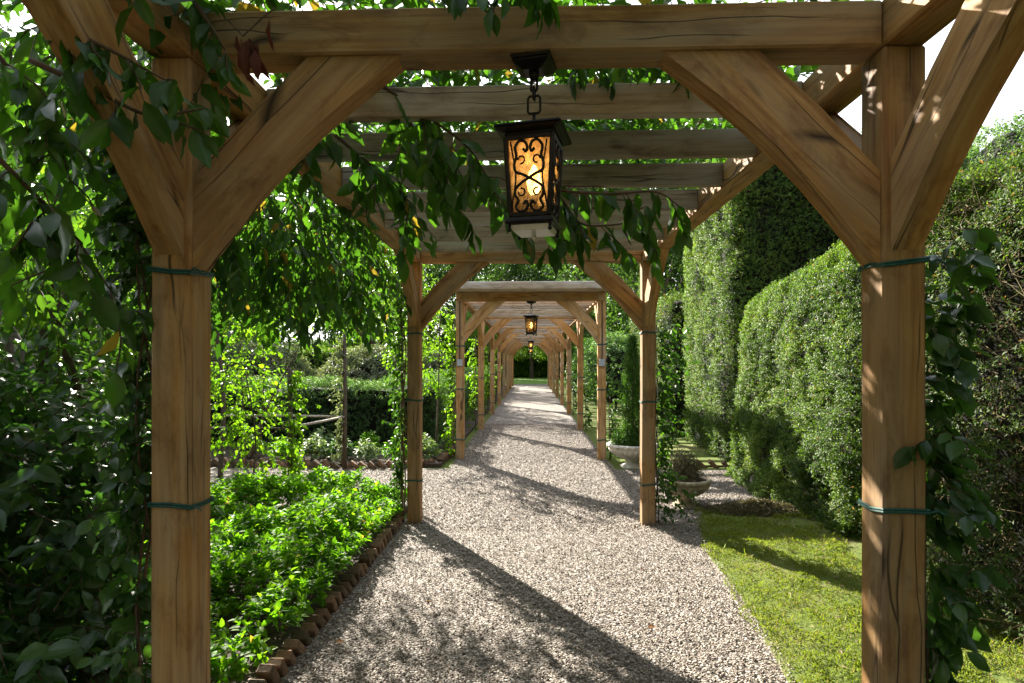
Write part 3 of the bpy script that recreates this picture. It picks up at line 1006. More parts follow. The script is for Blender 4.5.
def conifer(name, label, loc, h, r, n, cat='conifer', skirt=True, mat=L_CONIF):
    root = thing(name, label, cat, loc)
    loc = np.array(loc)
    b = MB(); b.tube([loc + [0, 0, 0], loc + [.01, 0, h * .5], loc + [0, 0, h * .95]], [.03, .02, .006], 6)
    b.build('trunk', BARK, root)
    u = RS.uniform(0, 1, n)
    z = u * h
    rr = r * np.where(u < .1, .5 + 5 * u, 1.0) * (1 - u ** 2.2) * RS.uniform(.35, 1.05, n)
    a = RS.uniform(0, 6.28, n)
    rr *= 1 + .25 * np.sin(a * 3 + z * 9) + .15 * np.sin(a * 7 + z * 21)
    P = np.stack([rr * np.cos(a), rr * np.sin(a), z], 1) + loc
    D = np.stack([np.cos(a) * .7, np.sin(a) * .7, np.full(n, 1.0)], 1) + RS.normal(size=(n, 3)) * .3
    A = sprigs(P, D, 4, .07, .05, .012)
    leaf_mesh('foliage', *A, 'd', mat, root)
    return root


conifer('potted_conifer', 'slim upright green conifer growing in the pale stone urn', (1.66, 9.75, .33), 1.75, .17, 2600)
root = thing('low_shrub', 'low bushy green shrub around the foot of the potted conifer', 'shrub', (1.60, 9.7, .34))
n = 900; d = rnd_dir(n); d[:, 2] = np.abs(d[:, 2])
A = sprigs(np.array([1.58, 9.7, .34]) + d * [.24, .24, .3] * RS.uniform(.4, 1, (n, 1)), d + [0, 0, .6], 5, .06, .05, .014)
leaf_mesh('foliage', *A, 'd', L_CONIF, root)
b = MB()
for k in range(7):
    a = k * .9; b.tube([(1.6, 9.7, .33), (1.6 + .1 * math.cos(a), 9.7 + .1 * math.sin(a), .5)], [.006, .003], 4)
b.build('stem', TWIG, root)
root = thing('dry_shrub', 'small dry brown and green shrub in the mossy stone urn', 'shrub', (1.83, 7.15, .31))
n = 700; d = rnd_dir(n); d[:, 2] = np.abs(d[:, 2]) + .1
st = np.tile(np.array([[1.82, 7.15, .29]]), (160, 1)); tw = make_twigs(st, rnd_dir(160) + [0, 0, .9], .33, 5, .2, .2)
tubes_mesh('stem', tw, .003, .001, DEADTWIG, root, 3)
P = np.array([1.82, 7.15, .30]) + d * [.2, .2, .32] * RS.uniform(.5, 1, (n, 1))
A = sprigs(P, d, 4, .05, .035, .014)
leaf_mesh('foliage', *A, 'd', leaf_mat('heather', [(0, (.04, .06, .02)), (.5, (.10, .09, .04)), (1, (.18, .10, .06))], .2, .6), root)


# ------------------------------------------------------------------ brick edging
def brick_row(label, pts, step=.115, tilt=45, sink=.02, size=(.215, .065, .105)):
    """row of bricks set on the slant along a polyline"""
    root = thing('brick_edging', label, 'edging', (pts[0][0], pts[0][1], 0))
    r = random.Random(len(pts) + int(pts[0][1] * 10))
    acc = 0
    for (x0, y0), (x1, y1) in zip(pts[:-1], pts[1:]):
        L = math.hypot(x1 - x0, y1 - y0); ang = math.atan2(y1 - y0, x1 - x0)
        k = acc
        while k < L:
            t = k / L
            M = (Matrix.Translation((x0 + (x1 - x0) * t, y0 + (y1 - y0) * t, sink + r.uniform(-.028, .012)))
                 @ Matrix.Rotation(ang + r.uniform(-.07, .07), 4, 'Z') @ Matrix.Rotation(math.radians(-tilt + r.uniform(-13, 13)), 4, 'Y') @ Matrix.Rotation(r.uniform(-.06, .06), 4, 'X'))
            b = MB(); l, t_, w_ = size
            b.box((-t_ / 2, -w_ / 2, -l / 2), (t_ / 2, w_ / 2, l / 2 - r.uniform(0, .012)))
            b.build('brick', BRICK, root, M, bevel=.007)
            k += step * r.uniform(.93, 1.1)
        acc = k - L
    return root


brick_row('slanted brick edging along the green ground cover and the near path', [(-1.385, 2.3), (-1.37, 4.5), (-1.385, 6.2), (-1.5, 6.75)], .112, 40, .03, (.20, .055, .085))
brick_row('slanted brick edging of the flower bed across the gap', [(-5.2, 9.5), (-3.2, 9.38), (-1.9, 9.45), (-1.5, 9.9), (-1.42, 10.9)], .15, 45, .06)
brick_row('zigzag brick edging beside the hedges, behind the mossy urn', [(2.0, 9.7), (4.3, 9.72)], .19, 45, .03)


# ------------------------------------------------------------------ hedges
def rbox_points(lo, hi, r, n, wts=(1, 1, 1, 1, 1)):
    """points on a rounded box; wts = weights of faces -x,+x,-y,+y,top"""
    lo = np.array(lo, float); hi = np.array(hi, float); d = hi - lo
    ar = np.array([d[1] * d[2], d[1] * d[2], d[0] * d[2], d[0] * d[2], d[0] * d[1]]) * np.array(wts)
    f = RS.choice(5, n, p=ar / ar.sum())
    P = lo + RS.uniform(0, 1, (n, 3)) * d
    P[f == 0, 0] = lo[0]; P[f == 1, 0] = hi[0]; P[f == 2, 1] = lo[1]; P[f == 3, 1] = hi[1]; P[f == 4, 2] = hi[2]
    il = lo + [r, r, 0]; ih = hi - [r, r, r]
    Q = np.minimum(np.maximum(P, il), ih); Q[:, 2] = np.minimum(P[:, 2], hi[2] - r)
    N = norm(P - Q + 1e-9)
    return Q + N * r, N


def hedge(name, label, lo, hi, r, n, k, leafL, leafW, mat, wts=(1, 1, 1, 1, 1), amp=.12, warp=None, group=None, keep=None, core=.16, cat='hedge', shoot=.07, nscale=1.4, upb=.5, seed=1):
    root = thing(name, label, cat, ((lo[0] + hi[0]) / 2, (lo[1] + hi[1]) / 2, 0), group)
    P, N = rbox_points(lo, hi, r, n, wts)
    nz = noise3(P, nscale, seed) + .5 * noise3(P, nscale * 2.7, seed + 3)
    hole = noise3(P, 5.5, seed + 8)
    hn = noise3(P, 3.6, seed + 11); P = P + N * (amp * nz + .04 * hn + RS.uniform(-.12, .01, n) - .11 * np.clip((hole - .15) * 3, 0, 1))[:, None]
    if keep is not None:
        ok = keep(P, N) > RS.uniform(0, 1, n); P = P[ok]; N = N[ok]
    if warp is not None: P = warp(P)
    D = N + RS.normal(size=P.shape) * .32; D[:, 2] += upb
    A = sprigs(P, D, k, shoot, leafL, leafW)
    leaf_mesh('foliage', *A, 'd', mat, root)
    # dense dark growth inside
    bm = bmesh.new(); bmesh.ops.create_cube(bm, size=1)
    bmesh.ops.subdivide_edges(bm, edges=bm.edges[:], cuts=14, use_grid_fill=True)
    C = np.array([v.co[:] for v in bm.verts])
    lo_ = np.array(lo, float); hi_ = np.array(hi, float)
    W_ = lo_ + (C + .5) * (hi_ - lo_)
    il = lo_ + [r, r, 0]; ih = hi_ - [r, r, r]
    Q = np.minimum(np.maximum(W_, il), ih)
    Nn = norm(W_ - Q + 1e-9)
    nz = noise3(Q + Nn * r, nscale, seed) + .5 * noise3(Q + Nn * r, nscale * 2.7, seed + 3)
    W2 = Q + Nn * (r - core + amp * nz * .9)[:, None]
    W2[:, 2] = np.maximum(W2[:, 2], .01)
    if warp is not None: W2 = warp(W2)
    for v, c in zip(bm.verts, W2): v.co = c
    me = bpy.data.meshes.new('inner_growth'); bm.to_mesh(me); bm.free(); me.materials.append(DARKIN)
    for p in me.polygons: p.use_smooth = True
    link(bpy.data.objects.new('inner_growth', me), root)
    return root


GH = 'clipped hedges on the right of the path'


def warp2(P):
    P = P.copy()
    t = np.clip((9.3 - P[:, 1]) / 3.8, 0, 1)           # taller towards the camera
    P[:, 2] *= .92 + .12 * t
    # bulge outwards at the foot
    P[:, 0] -= .25 * np.clip(1 - P[:, 2] / 2.2, 0, 1) * np.clip((P[:, 0] < 4.2) * 1.0, 0, 1)
    return P


hedge('clipped_hedge', 'rounded clipped hedge in the middle right, with sunlit yellow-green top, behind the front post', (3.15, 5.5, 0), (6, 9.2, 3.0), .55, 52000, 6, .031, .015, L_BOX,
      (1.6, .1, 1.2, .3, .8), .09, warp2, GH, seed=2, shoot=.05)
hedge('clipped_hedge', 'tallest clipped hedge rising behind the rounded hedge', (3.25, 9.9, 0), (7.6, 13.0, 5.6), .5, 42000, 6, .038, .018, L_BOX, (1.4, .05, 1.4, .2, .4), .11, None, GH, seed=5, shoot=.06)
hedge('clipped_hedge', 'lower flat topped hedge farther along, beyond the tall one', (3.0, 13.3, 0), (6.5, 18, 3.25), .4, 9000, 5, .065, .026, L_YEW, (1.4, .05, 1.4, .2, .6), .10, None, GH, seed=6, shoot=.09)
hedge('clipped_hedge', 'dark high hedge against the sky at the far right', (6.3, -6, 0), (7.8, 9.7, 5.0), .5, 30000, 5, .055, .026, L_DARKHEDGE, (1.5, .05, .6, .2, .8), .14, None, GH, seed=7, shoot=.08)


def keep1(P, N):
    z = P[:, 2]
    k = .34 + .95 * np.clip((z - 2.35) / .45, 0, 1)
    nz = noise3(P, 2.2, 77)
    k += np.clip(nz * 1.2 - .25, 0, .5)
    k += .5 * np.clip((.6 - z) / .5, 0, 1) * (nz > -.2)
    return np.clip(k, 0, 1)


h1 = hedge('clipped_hedge', 'near twiggy hedge at the right edge, bare brown below and leafy on top', (2.82, 1.2, 0), (5.6, 4.9, 3.05), .35, 42000, 6, .034, .016, L_YEW, (2, .05, .8, .8, 1.2), .10, None, GH, keep1, core=.3, seed=9)
n = 4500
P, N = rbox_points((2.86, 1.2, 0), (5.6, 4.85, 2.95), .35, n, (3, .0, .5, .5, .4))
T = np.cross(N, rnd_dir(n)); T = norm(T + N * RS.uniform(.05, .6, (n, 1)) + [0, 0, .2])
P = P - N * RS.uniform(-.01, .24, (n, 1))
tw = make_twigs(P, T, RS.uniform(.12, .42, n), 5, .05, .22)
tubes_mesh('branchwork', tw, .0032, .0012, DEADTWIG, h1, 3)

# heap of cut leaves at the foot of the hedge
root = thing('leaf_heap', 'low heap of dry clippings at the edge of the moss lawn beside the mossy urn', 'heap', (2.6, 6.6, .04))
n = 9000
a = RS.uniform(0, 6.28, n); q = np.sqrt(RS.uniform(0, 1, n))
P = np.stack([2.55 + .62 * q * np.cos(a), 6.72 + .24 * q * np.sin(a), .05 + .13 * (1 - q) * RS.uniform(.6, 1.1, n)], 1)
D = RS.normal(size=(n, 3)); D[:, 2] *= .5
leaf_mesh('dry_leaves', P, D, rnd_dir(n) + [0, 0, .8], RS.uniform(.02, .055, n), .014, 'd',
          leaf_mat('dry_clippings', [(0, (.05, .045, .02)), (.5, (.12, .10, .05)), (1, (.2, .17, .09))], .15, .7), root)
b = MB(); b.lathe([(.5, .0), (.4, .03), (.25, .06), (.02, .08)], 20)
b.build('mound', SOIL, root, Matrix.Translation((2.55, 6.72, .045)) @ Matrix.Diagonal((1, .4, 1, 1)), smooth=True)

# left hedges
hedge('low_hedge', 'dark green clipped hedge behind the flower bed on the left', (-10, 11.6, 0), (-1.75, 12.9, 1.3), .22, 9000, 5, .06, .02, L_DARKHEDGE, (.3, .8, 1.5, .1, 1), .08, None, 'low hedges on the left', seed=12, upb=.9)
hedge('low_hedge', 'dark hedge running along the left side of the pergola tunnel', (-3.0, 13.3, 0), (-1.9, 41, 1.35), .2, 9000, 4, .08, .03, L_DARKHEDGE, (.1, 1.6, 1, .1, .8), .10, None, 'low hedges on the left', seed=13, upb=.9)
hedge('pale_hedge', 'pale sunlit hedge farther off between the shrubs on the left', (-14, 21, 0), (-3.6, 22.4, 2.15), .3, 5000, 4, .10, .045, L_BGL, (.2, .5, 1.5, .1, 1), .1, None, None, seed=14)
hedge('boundary_hedge', 'dark hedge closing the view beyond the far lawn', (-26, 62, 0), (26, 65, 3.6), .6, 16000, 4, .26, .12, L_BGL, (.1, .1, 1.5, .1, .6), .3, None, None, seed=15, shoot=.25, core=.4)


# ------------------------------------------------------------------ leafy masses made of twigs
def leafy(name, label, cat, loc, blobs, k, L, W, leafmat, kind='o', twl=(.25, .5), sag=.5, droop=.6, stem=TWIG, group=None, outward=.7, limbs=None, tw_r=.0035, trunk_r=.03, bias=None, shell=.35):
    """blobs: (centre, radii, n) ellipsoids filled with leafy twigs"""
    root = thing(name, label, cat, loc, group)
    Ts = []
    for c, r, n in blobs:
        d = rnd_dir(n); q = (shell + (1 - shell) * RS.uniform(0, 1, (n, 1))) ** .6
        P = np.array(c) + d * np.array(r) * q
        P += RS.normal(size=P.shape) * .04
        dirs = d * outward + rnd_dir(n) * .7
        if bias is not None: dirs = dirs + np.array(bias)
        Ts.append(make_twigs(P, dirs, RS.uniform(twl[0], twl[1], n), 6, sag, .16))
    T = np.concatenate(Ts)
    ok = T[:, :, 2].min(1) > .03
    T = T[ok]
    tubes_mesh('branchwork', T, tw_r, tw_r * .4, stem, root, 3)
    A = twig_leaves(T, k, L, W, droop)
    leaf_mesh('foliage', *A, kind, leafmat, root)
    if limbs:
        b = MB()
        for pts, r0, r1 in limbs:
            pp = catmull([Vector(p) for p in pts], 5)
            m = len(pp)
            b.tube(pp, [r0 + (r1 - r0) * i / (m - 1) for i in range(m)], 8)
        b.build('limbs', BARK, root, smooth=True)
    return root


# big glossy shrub bottom left
leafy('glossy_shrub', 'dark glossy large-leaved shrub filling the bottom left corner', 'shrub', (-2.5, 3.0, 0),
      [((-2.75, 3.1, .75), (.7, .8, .75), 400), ((-2.05, 2.4, .35), (.38, .5, .4), 150), ((-3.7, 3.9, 1.1), (1.0, 1.0, .8), 300), ((-2.25, 2.6, 1.0), (.35, .5, .45), 130), ((-2.8, 2.8, 1.25), (.6, .5, .45), 150)],
      8, .105, .052, L_CAM, 'f', (.18, .38), .5, .35, group=None,
      limbs=[([(-2.5, 3.2, 0), (-2.6, 3.2, .6), (-2.9, 3.1, 1.2)], .025, .008), ([(-2.5, 3.2, 0), (-2.2, 3.0, .5), (-2.0, 2.9, 1.1)], .022, .007), ([(-2.7, 3.4, 0), (-3.2, 3.7, .7), (-3.4, 3.9, 1.6)], .022, .007)])

# tree on the left
leafy('garden_tree', 'leafy dark tree with arching branches left of the front post', 'tree', (-3.6, 4.2, 0),
      [((-3.4, 4.0, 3.1), (1.2, 1.0, 1.1), 250), ((-2.6, 3.1, 2.7), (.8, .7, .8), 170), ((-4.3, 4.6, 2.2), (1.1, .9, .9), 140), ((-3.0, 3.6, 4.1), (1.3, 1.1, .6), 130), ((-5.4, 5.0, 3.2), (1.2, 1.0, 1.1), 120)],
      9, .095, .046, L_TREE, 'o', (.25, .5), .8, .7,
      limbs=[([(-3.75, 4.6, 0), (-3.7, 4.5, 1.0), (-3.6, 4.3, 2.0), (-3.2, 4.0, 3.2)], .075, .02), ([(-3.65, 4.4, 1.2), (-4.2, 4.8, 1.8), (-5.0, 5.2, 2.6), (-5.4, 5.5, 3.6)], .045, .012),
             ([(-3.4, 4.4, 1.05), (-3.1, 4.0, 1.45), (-2.9, 3.5, 2.2), (-2.4, 3.1, 2.8)], .04, .01), ([(-3.65, 4.35, 1.9), (-3.4, 4.7, 3.0), (-3.1, 4.7, 4.3)], .04, .01),
             ([(-5.0, 5.6, 0), (-4.9, 5.5, 1.5), (-5.3, 5.6, 3.2)], .07, .02)])

leafy('garden_tree', 'slender young tree added beyond the ground cover bed, its small round crown shading the near path', 'tree', (-4.3, 8.25, 0),
      [((-4.3, 8.2, 3.75), (1.0, .8, .7), 150), ((-3.35, 8.1, 3.65), (.8, .8, .6), 110), ((-4.9, 8.4, 3.0), (.7, .6, .5), 60)], 9, .085, .042, L_TREE, 'o', (.25, .5), .8, .7,  # tree added, and its crown widened, to throw dappled shade on the near path
      limbs=[([(-4.4, 8.3, 0), (-4.35, 8.3, 1.2), (-4.45, 8.3, 2.4), (-4.3, 8.2, 3.7)], .04, .01), ([(-4.42, 8.3, 1.9), (-4.7, 8.35, 2.6), (-5.0, 8.4, 3.2)], .02, .006)])

# climber draped over the left side beam
leafy('climbing_plant', 'large-leaved climber draped over the left beam, hanging in a dark curtain', 'climber', (-1.5, 5.6, 0),
      [((-1.75, 3.5, 2.75), (.42, .9, .40), 140), ((-1.80, 4.8, 2.68), (.45, 1.0, .42), 170), ((-1.75, 5.7, 2.7), (.40, .7, .36), 75), ((-2.3, 4.8, 2.55), (.5, 1.1, .42), 90), ((-1.5, 2.6, 3.05), (.5, .7, .22), 90)],
      9, .125, .055, L_CLIMB, 'o', (.3, .6), 1.2, 1.0, bias=(-.2, 0, -.15),
      limbs=[([(-1.42, 6.5, 0), (-1.4, 6.45, 1.2), (-1.42, 6.4, 2.3), (-1.6, 6.0, 2.9), (-1.6, 4.5, 3.0), (-1.55, 3.0, 3.02)], .018, .006)])

# climber lying over the rafters
n1, n2, n3 = 560, 380, 330  # third lot, unseen over the viewpoint, added to cut the sky light
X = np.concatenate([RS.uniform(-1.3, .2, n1), RS.uniform(.0, 1.25, n2), RS.uniform(-1.3, 1.3, n3)])
Y = np.concatenate([RS.uniform(1.8, 7.0, n1), RS.uniform(1.9, 6.3, n2), RS.uniform(-2.3, 1.6, n3)])
Z = 3.0 + RS.uniform(0, .45, n1 + n2 + n3)
dirs = np.stack([RS.normal(0, 1, n1 + n2 + n3) + .4, RS.normal(0, 1, n1 + n2 + n3) - .2, RS.normal(0, .2, n1 + n2 + n3)], 1)
root = thing('roof_climber', 'leafy climber lying across the top of the near rafters', 'climber', (-1.3, 6.0, 2.9))
T = make_twigs(np.stack([X, Y, Z], 1), dirs, RS.uniform(.25, .5, n1 + n2 + n3), 6, .1, .14)
T = T[(T[:, :, 2].min(1) > 2.97) | (T[:, 0, 0] < -.7)]
tubes_mesh('branchwork', T, .0035, .0015, TWIG, root, 3)
leaf_mesh('foliage', *twig_leaves(T, 8, .12, .055, .42), 'o', L_CLIMB, root)

# hanging sprays, each a branch of its own read from where it hangs
def spray(label, pixels, Y0, Y1, k, L, W, kind='f', r0=.009, subs=3, sublen=.22, droop=1.2, mat=L_CLIMB, name='hanging_branch'):
    m = len(pixels)
    pts = [at(px, py, Y0 + (Y1 - Y0) * i / (m - 1)) for i, (px, py) in enumerate(pixels)]
    main = catmull(pts, 6)
    root = thing(name, label, 'branch', tuple(pts[0]), 'leafy branches hanging into the pergola')
    b = MB(); b.tube(main, [r0 * (1 - .7 * i / (len(main) - 1)) for i in range(len(main))], 6)
    idx = np.linspace(0, len(main) - 1, 8)
    base = np.array([main[int(i)] for i in idx])[None]
    A1 = twig_leaves(base, k, L, W, droop, .7)
    As = [A1]
    if subs:
        ii = np.linspace(len(main) * .2, len(main) - 1, subs).astype(int)
        st = np.array([main[i] for i in ii])
        tg = np.array([(main[min(i + 1, len(main) - 1)] - main[i - 1]).normalized() for i in ii])
        T = make_twigs(st, tg * .5 + rnd_dir(subs) * .8 + [0, -.1, -.35], RS.uniform(.6, 1.2, subs) * sublen, 6, .6, .12)
        for t in T: b.tube([Vector(p) for p in t], [.003] * 5 + [.0015], 4)
        As.append(twig_leaves(T, max(4, k // 2), L, W, droop, .7))
    b.build('twig', TWIG, root, smooth=True)
    A = [np.concatenate([a[i] for a in As]) for i in range(5)]
    leaf_mesh('foliage', *A, kind, mat, root)
    return root


spray('long branch arching down past the left of the big lantern', [(372, 78), (420, 112), (470, 150), (500, 205)], 2.55, 2.75, 16, .135, .06, subs=11, sublen=.34)
spray('leafy branch hanging behind the lantern on its left', [(385, 85), (412, 125), (436, 165), (452, 205)], 2.8, 3.0, 16, .135, .06, subs=8, sublen=.24)
spray('dense leafy branch hanging from the left beam near the second rafter', [(335, 135), (365, 160), (392, 182), (412, 205)], 2.9, 3.3, 14, .135, .06, subs=11, sublen=.34)
spray('branch of drooping leaves reaching right from behind the lantern', [(520, 175), (560, 190), (610, 194), (655, 192), (678, 205)], 2.6, 2.7, 13, .135, .058, subs=3, sublen=.12, droop=1.7)
spray('lower branch of drooping leaves right of the lantern', [(540, 170), (562, 200), (585, 225), (640, 222)], 2.7, 2.8, 14, .135, .058, subs=10, sublen=.22, droop=1.6)
spray('sprig of broad leaves drooping over the middle of the front beam', [(500, -30), (515, -18), (530, -8), (545, -6)], 1.93, 1.9, 9, .10, .05, subs=3, sublen=.10, droop=1.8)
spray('small leafy sprig hanging over the front beam left of its middle', [(420, -30), (450, -12), (480, -6)], 1.95, 1.9, 7, .085, .04, subs=3, sublen=.09, droop=1.4)
spray('row of light leaves hanging behind the front beam on the right', [(560, 60), (600, 66), (650, 66), (700, 60)], 2.5, 2.55, 14, .10, .042, subs=6, sublen=.12, droop=1.6)
spray('leafy branch crossing the front left brace high up', [(40, 8), (80, 35), (120, 55), (165, 80)], 1.55, 1.6, 9, .125, .056, subs=4, sublen=.16)
spray('branch with dark leaves hanging before the front left post top', [(30, 60), (95, 90), (150, 115), (205, 108)], 1.6, 1.75, 9, .115, .052, subs=4, sublen=.12, droop=1.0)
spray('short sprig hanging from the beam corner above the left post', [(190, -5), (210, 25), (225, 50)], 1.85, 1.85, 6, .10, .042, subs=3, sublen=.12, droop=1.4)
spray('dark shadowed branch hanging at the far left edge, with large leaves', [(-10, 150), (30, 190), (70, 230), (110, 290)], 1.7, 1.9, 12, .12, .062, subs=8, sublen=.25, droop=1.0)
spray('upper dark branch at the left edge, in front of the tree', [(-30, 20), (10, 70), (50, 120), (70, 180)], 1.7, 1.9, 12, .11, .055, subs=8, sublen=.25, droop=1.0)

# withered brown leaves on a twig
root = thing('withered_leaves', 'bunch of withered dark red leaves hanging by the top left corner of the front beam', 'leaves', tuple(at(250, 40, 1.85)))
pts = [at(228, 20, 1.85), at(243, 36, 1.85), at(262, 18, 1.86), at(275, 8, 1.87)]
b = MB(); b.tube([Vector(p) for p in pts], .003, 5); b.build('twig', TWIG, root)
P = np.array([at(x, y, 1.85 + random.uniform(-.02, .02)) for x, y in ((236, 35), (241, 38), (246, 40), (252, 42), (257, 42), (270, 18), (249, 38), (238, 50), (255, 50))])
D = np.array([[random.uniform(-.3, .3), random.uniform(-.3, .3), -1] for _ in P])
leaf_mesh('foliage', P, D, rnd_dir(len(P)) + [0, -1, 0], RS.uniform(.07, .12, len(P)), .035, 'f', DEADLEAF, root)


# ------------------------------------------------------------------ vines on posts
def vine(label, x, y, z0, z1, nleaf, L, W, mat, side, spreadx=.08, spready=.08, group='vines climbing the posts', kind='o', name='post_vine'):
    root = thing(name, label, 'vine', (x, y, 0), group)
    b = MB()
    for q in range(3):
        pts = []
        ph = random.uniform(0, 6)
        for i in range(14):
            z = z0 * .0 + (z1) * i / 13
            pts.append((x + .018 * math.sin(z * 5 + ph) + side * .01, y + .04 * math.cos(z * 4 + ph), z))
        b.tube([Vector(p) for p in pts], [.006 - .003 * i / 13 for i in range(14)], 5)
    b.build('stem', TWIG, root, smooth=True)
    n = nleaf // 6
    z = RS.uniform(z0, z1, n)
    cl = .65 + .5 * np.sin(z * 7 + x * 9) * np.sin(z * 3.1 + y)
    P = np.stack([x + side * np.abs(RS.normal(0, spreadx, n)) * cl, y + RS.normal(0, spready, n) * cl, z], 1)
    d = np.stack([RS.normal(0, .5, n) + side * .8, RS.normal(0, .6, n) - .2, RS.normal(0, .5, n)], 1)
    T = make_twigs(P, d, RS.uniform(.06, .16, n), 5, .8, .2)
    tubes_mesh('branchwork', T, .002, .001, TWIG, root, 3)
    leaf_mesh('foliage', *twig_leaves(T, 6, L, W, .7), kind, mat, root)
    return root


vine('dark vine hugging the outer side of the front left post', -1.335, 2.05, .1, 2.75, 1100, .066, .042, L_CAM, -1, .04, .07, kind='f')
vine('large-leaved blue-green vine on the outer side of the front right post', 1.335, 2.09, 0.0, 2.2, 700, .09, .050, L_CAM, 1, .07, .08, kind='f')
vine('leafy vine on the outer side of the left post beside the ground cover', -1.35, 6.33, .05, 2.7, 1250, .055, .034, L_TREE, -1, .06, .09)
vine('dense vine on the outer side of the right post beside the mossy urn', 1.325, 6.33, .1, 2.1, 1700, .055, .034, L_TREE, 1, .14, .13)
vine('vine on the left post that carries a grey box', -1.34, 10.42, .1, 2.6, 560, .07, .045, L_LIME, -1, .06, .07)
vine('sparse vine low on the right post that carries a grey box', 1.37, 10.42, .1, 1.1, 260, .07, .04, L_TREE, 1, .08, .08)
for j, (fy, s) in enumerate([(14.75, -1), (19.1, -1), (23.3, -1), (14.75, 1), (19.1, 1)]):
    vine(['vine on the second left post of the long tunnel', 'vine on the third left post of the long tunnel', 'vine on the fourth left post of the long tunnel',
          'short vine on the second right post of the long tunnel', 'short vine on the third right post of the long tunnel'][j],
         s * 1.36, fy + .07, .1, 2.3 if s < 0 else 1.3, 500 if s < 0 else 260, .08, .05, L_LIME if s < 0 else L_TREE, s, .09, .09, kind='d')

# yellow-green shrub foaming over the corner of the far pergola
leafy('climbing_shrub', 'yellow-green climbing shrub at the left corner of the far pergola', 'shrub', (-1.75, 10.6, 0),
      [((-1.8, 10.5, 2.3), (.3, .4, .5), 50), ((-1.9, 10.7, 1.7), (.28, .4, .5), 35), ((-2.3, 10.9, 2.2), (.4, .5, .5), 28)],
      9, .075, .045, L_LIME, 'o', (.2, .4), .6, .5, limbs=[([(-1.7, 10.6, 0), (-1.65, 10.6, 1.2), (-1.6, 10.5, 2.6)], .02, .008)])

# lime shrub in the sun
leafy('lime_shrub', 'bright yellow-green sunlit shrub beside the dark rail post on the left', 'shrub', (-3.7, 7.1, 0),
      [((-4.7, 9.3, 1.8), (.7, .5, .8), 85), ((-4.6, 9.2, .8), (.6, .4, .5), 40), ((-5.6, 9.3, 1.6), (.8, .5, .9), 90), ((-4.1, 9.0, 2.5), (.6, .5, .4), 60)],
      8, .075, .045, L_LIME, 'o', (.2, .42), .5, .5,
      limbs=[([(-4.5, 9.3, 0), (-4.55, 9.3, .8), (-4.6, 9.3, 2.0)], .02, .007), ([(-4.4, 9.3, 0), (-4.2, 9.2, .8), (-4.1, 9.0, 2.5)], .018, .006), ([(-4.45, 9.3, .2), (-4.0, 8.9, 1.0), (-3.1, 8.0, 2.0)], .022, .006)])

leafy('lime_bush', 'small yellow-green bush standing in the ground cover before the shorter rail post', 'bush', (-3.45, 7.2, 0),
      [((-3.4, 7.25, .75), (.3, .25, .45), 50), ((-3.5, 7.2, 1.3), (.35, .3, .5), 55)], 8, .07, .045, L_LIME, 'o', (.2, .42), .5, .5,
      limbs=[([(-3.45, 7.25, 0), (-3.4, 7.25, .8), (-3.5, 7.2, 1.6)], .014, .006)])

# rail fence with two posts
root = thing('rail_fence', 'low rustic rail fence of dark posts and thin rails on the left', 'fence', (-3.1, 7.6, 0))
for x, y, h in ((-3.12, 7.62, 1.62), (-2.95, 9.35, 2.15), (-4.9, 7.6, 1.5)):
    b = MB(); b.tube([(x, y, -.02), (x + .01, y, h * .5), (x, y, h)], [.035, .033, .028], 8); b.build('post', BARK, root, smooth=True)
b = MB(); b.tube([(-4.9, 7.58, .82), (-4, 7.6, .85), (-3.12, 7.62, .84)], .017, 6); b.build('rail', BARK, root, smooth=True)
b = MB(); b.tube([(-3.12, 7.62, .86), (-3.0, 8.5, .85), (-2.95, 9.35, .84)], .017, 6); b.build('rail', PALEWOOD, root, smooth=True)
b = MB(); b.tube([(-2.95, 9.33, .84), (-3.9, 9.36, .85), (-4.9, 9.4, .84)], .017, 6); b.build('rail', PALEWOOD, root, smooth=True)
vine('climbing rose with pale flowers on the taller rail post', -2.95, 9.33, .2, 2.1, 700, .06, .04, L_GREY, -1, .09, .09, group=None, name='climbing_rose')
vine('leafy climber on the shorter rail post in front of the flower bed', -3.12, 7.6, .1, 1.6, 600, .06, .04, L_LIME, 1, .10, .09, group=None, name='rail_climber')

# pale garden railing seen through the leaves
root = thing('garden_railing', 'pale railing glimpsed through the leaves at the far left', 'railing', (-7.3, 9.2, 0))
for z in (.55, 1.15):
    b = MB(); b.box((-8.2, 9.18, z), (-6.6, 9.22, z + .05)); b.build('rail', PAINT, root)
for k in range(12):
    b = MB(); b.box((-8.15 + k * .13, 9.15, 0), (-8.11 + k * .13, 9.178, 1.25)); b.build('picket', PAINT, root)


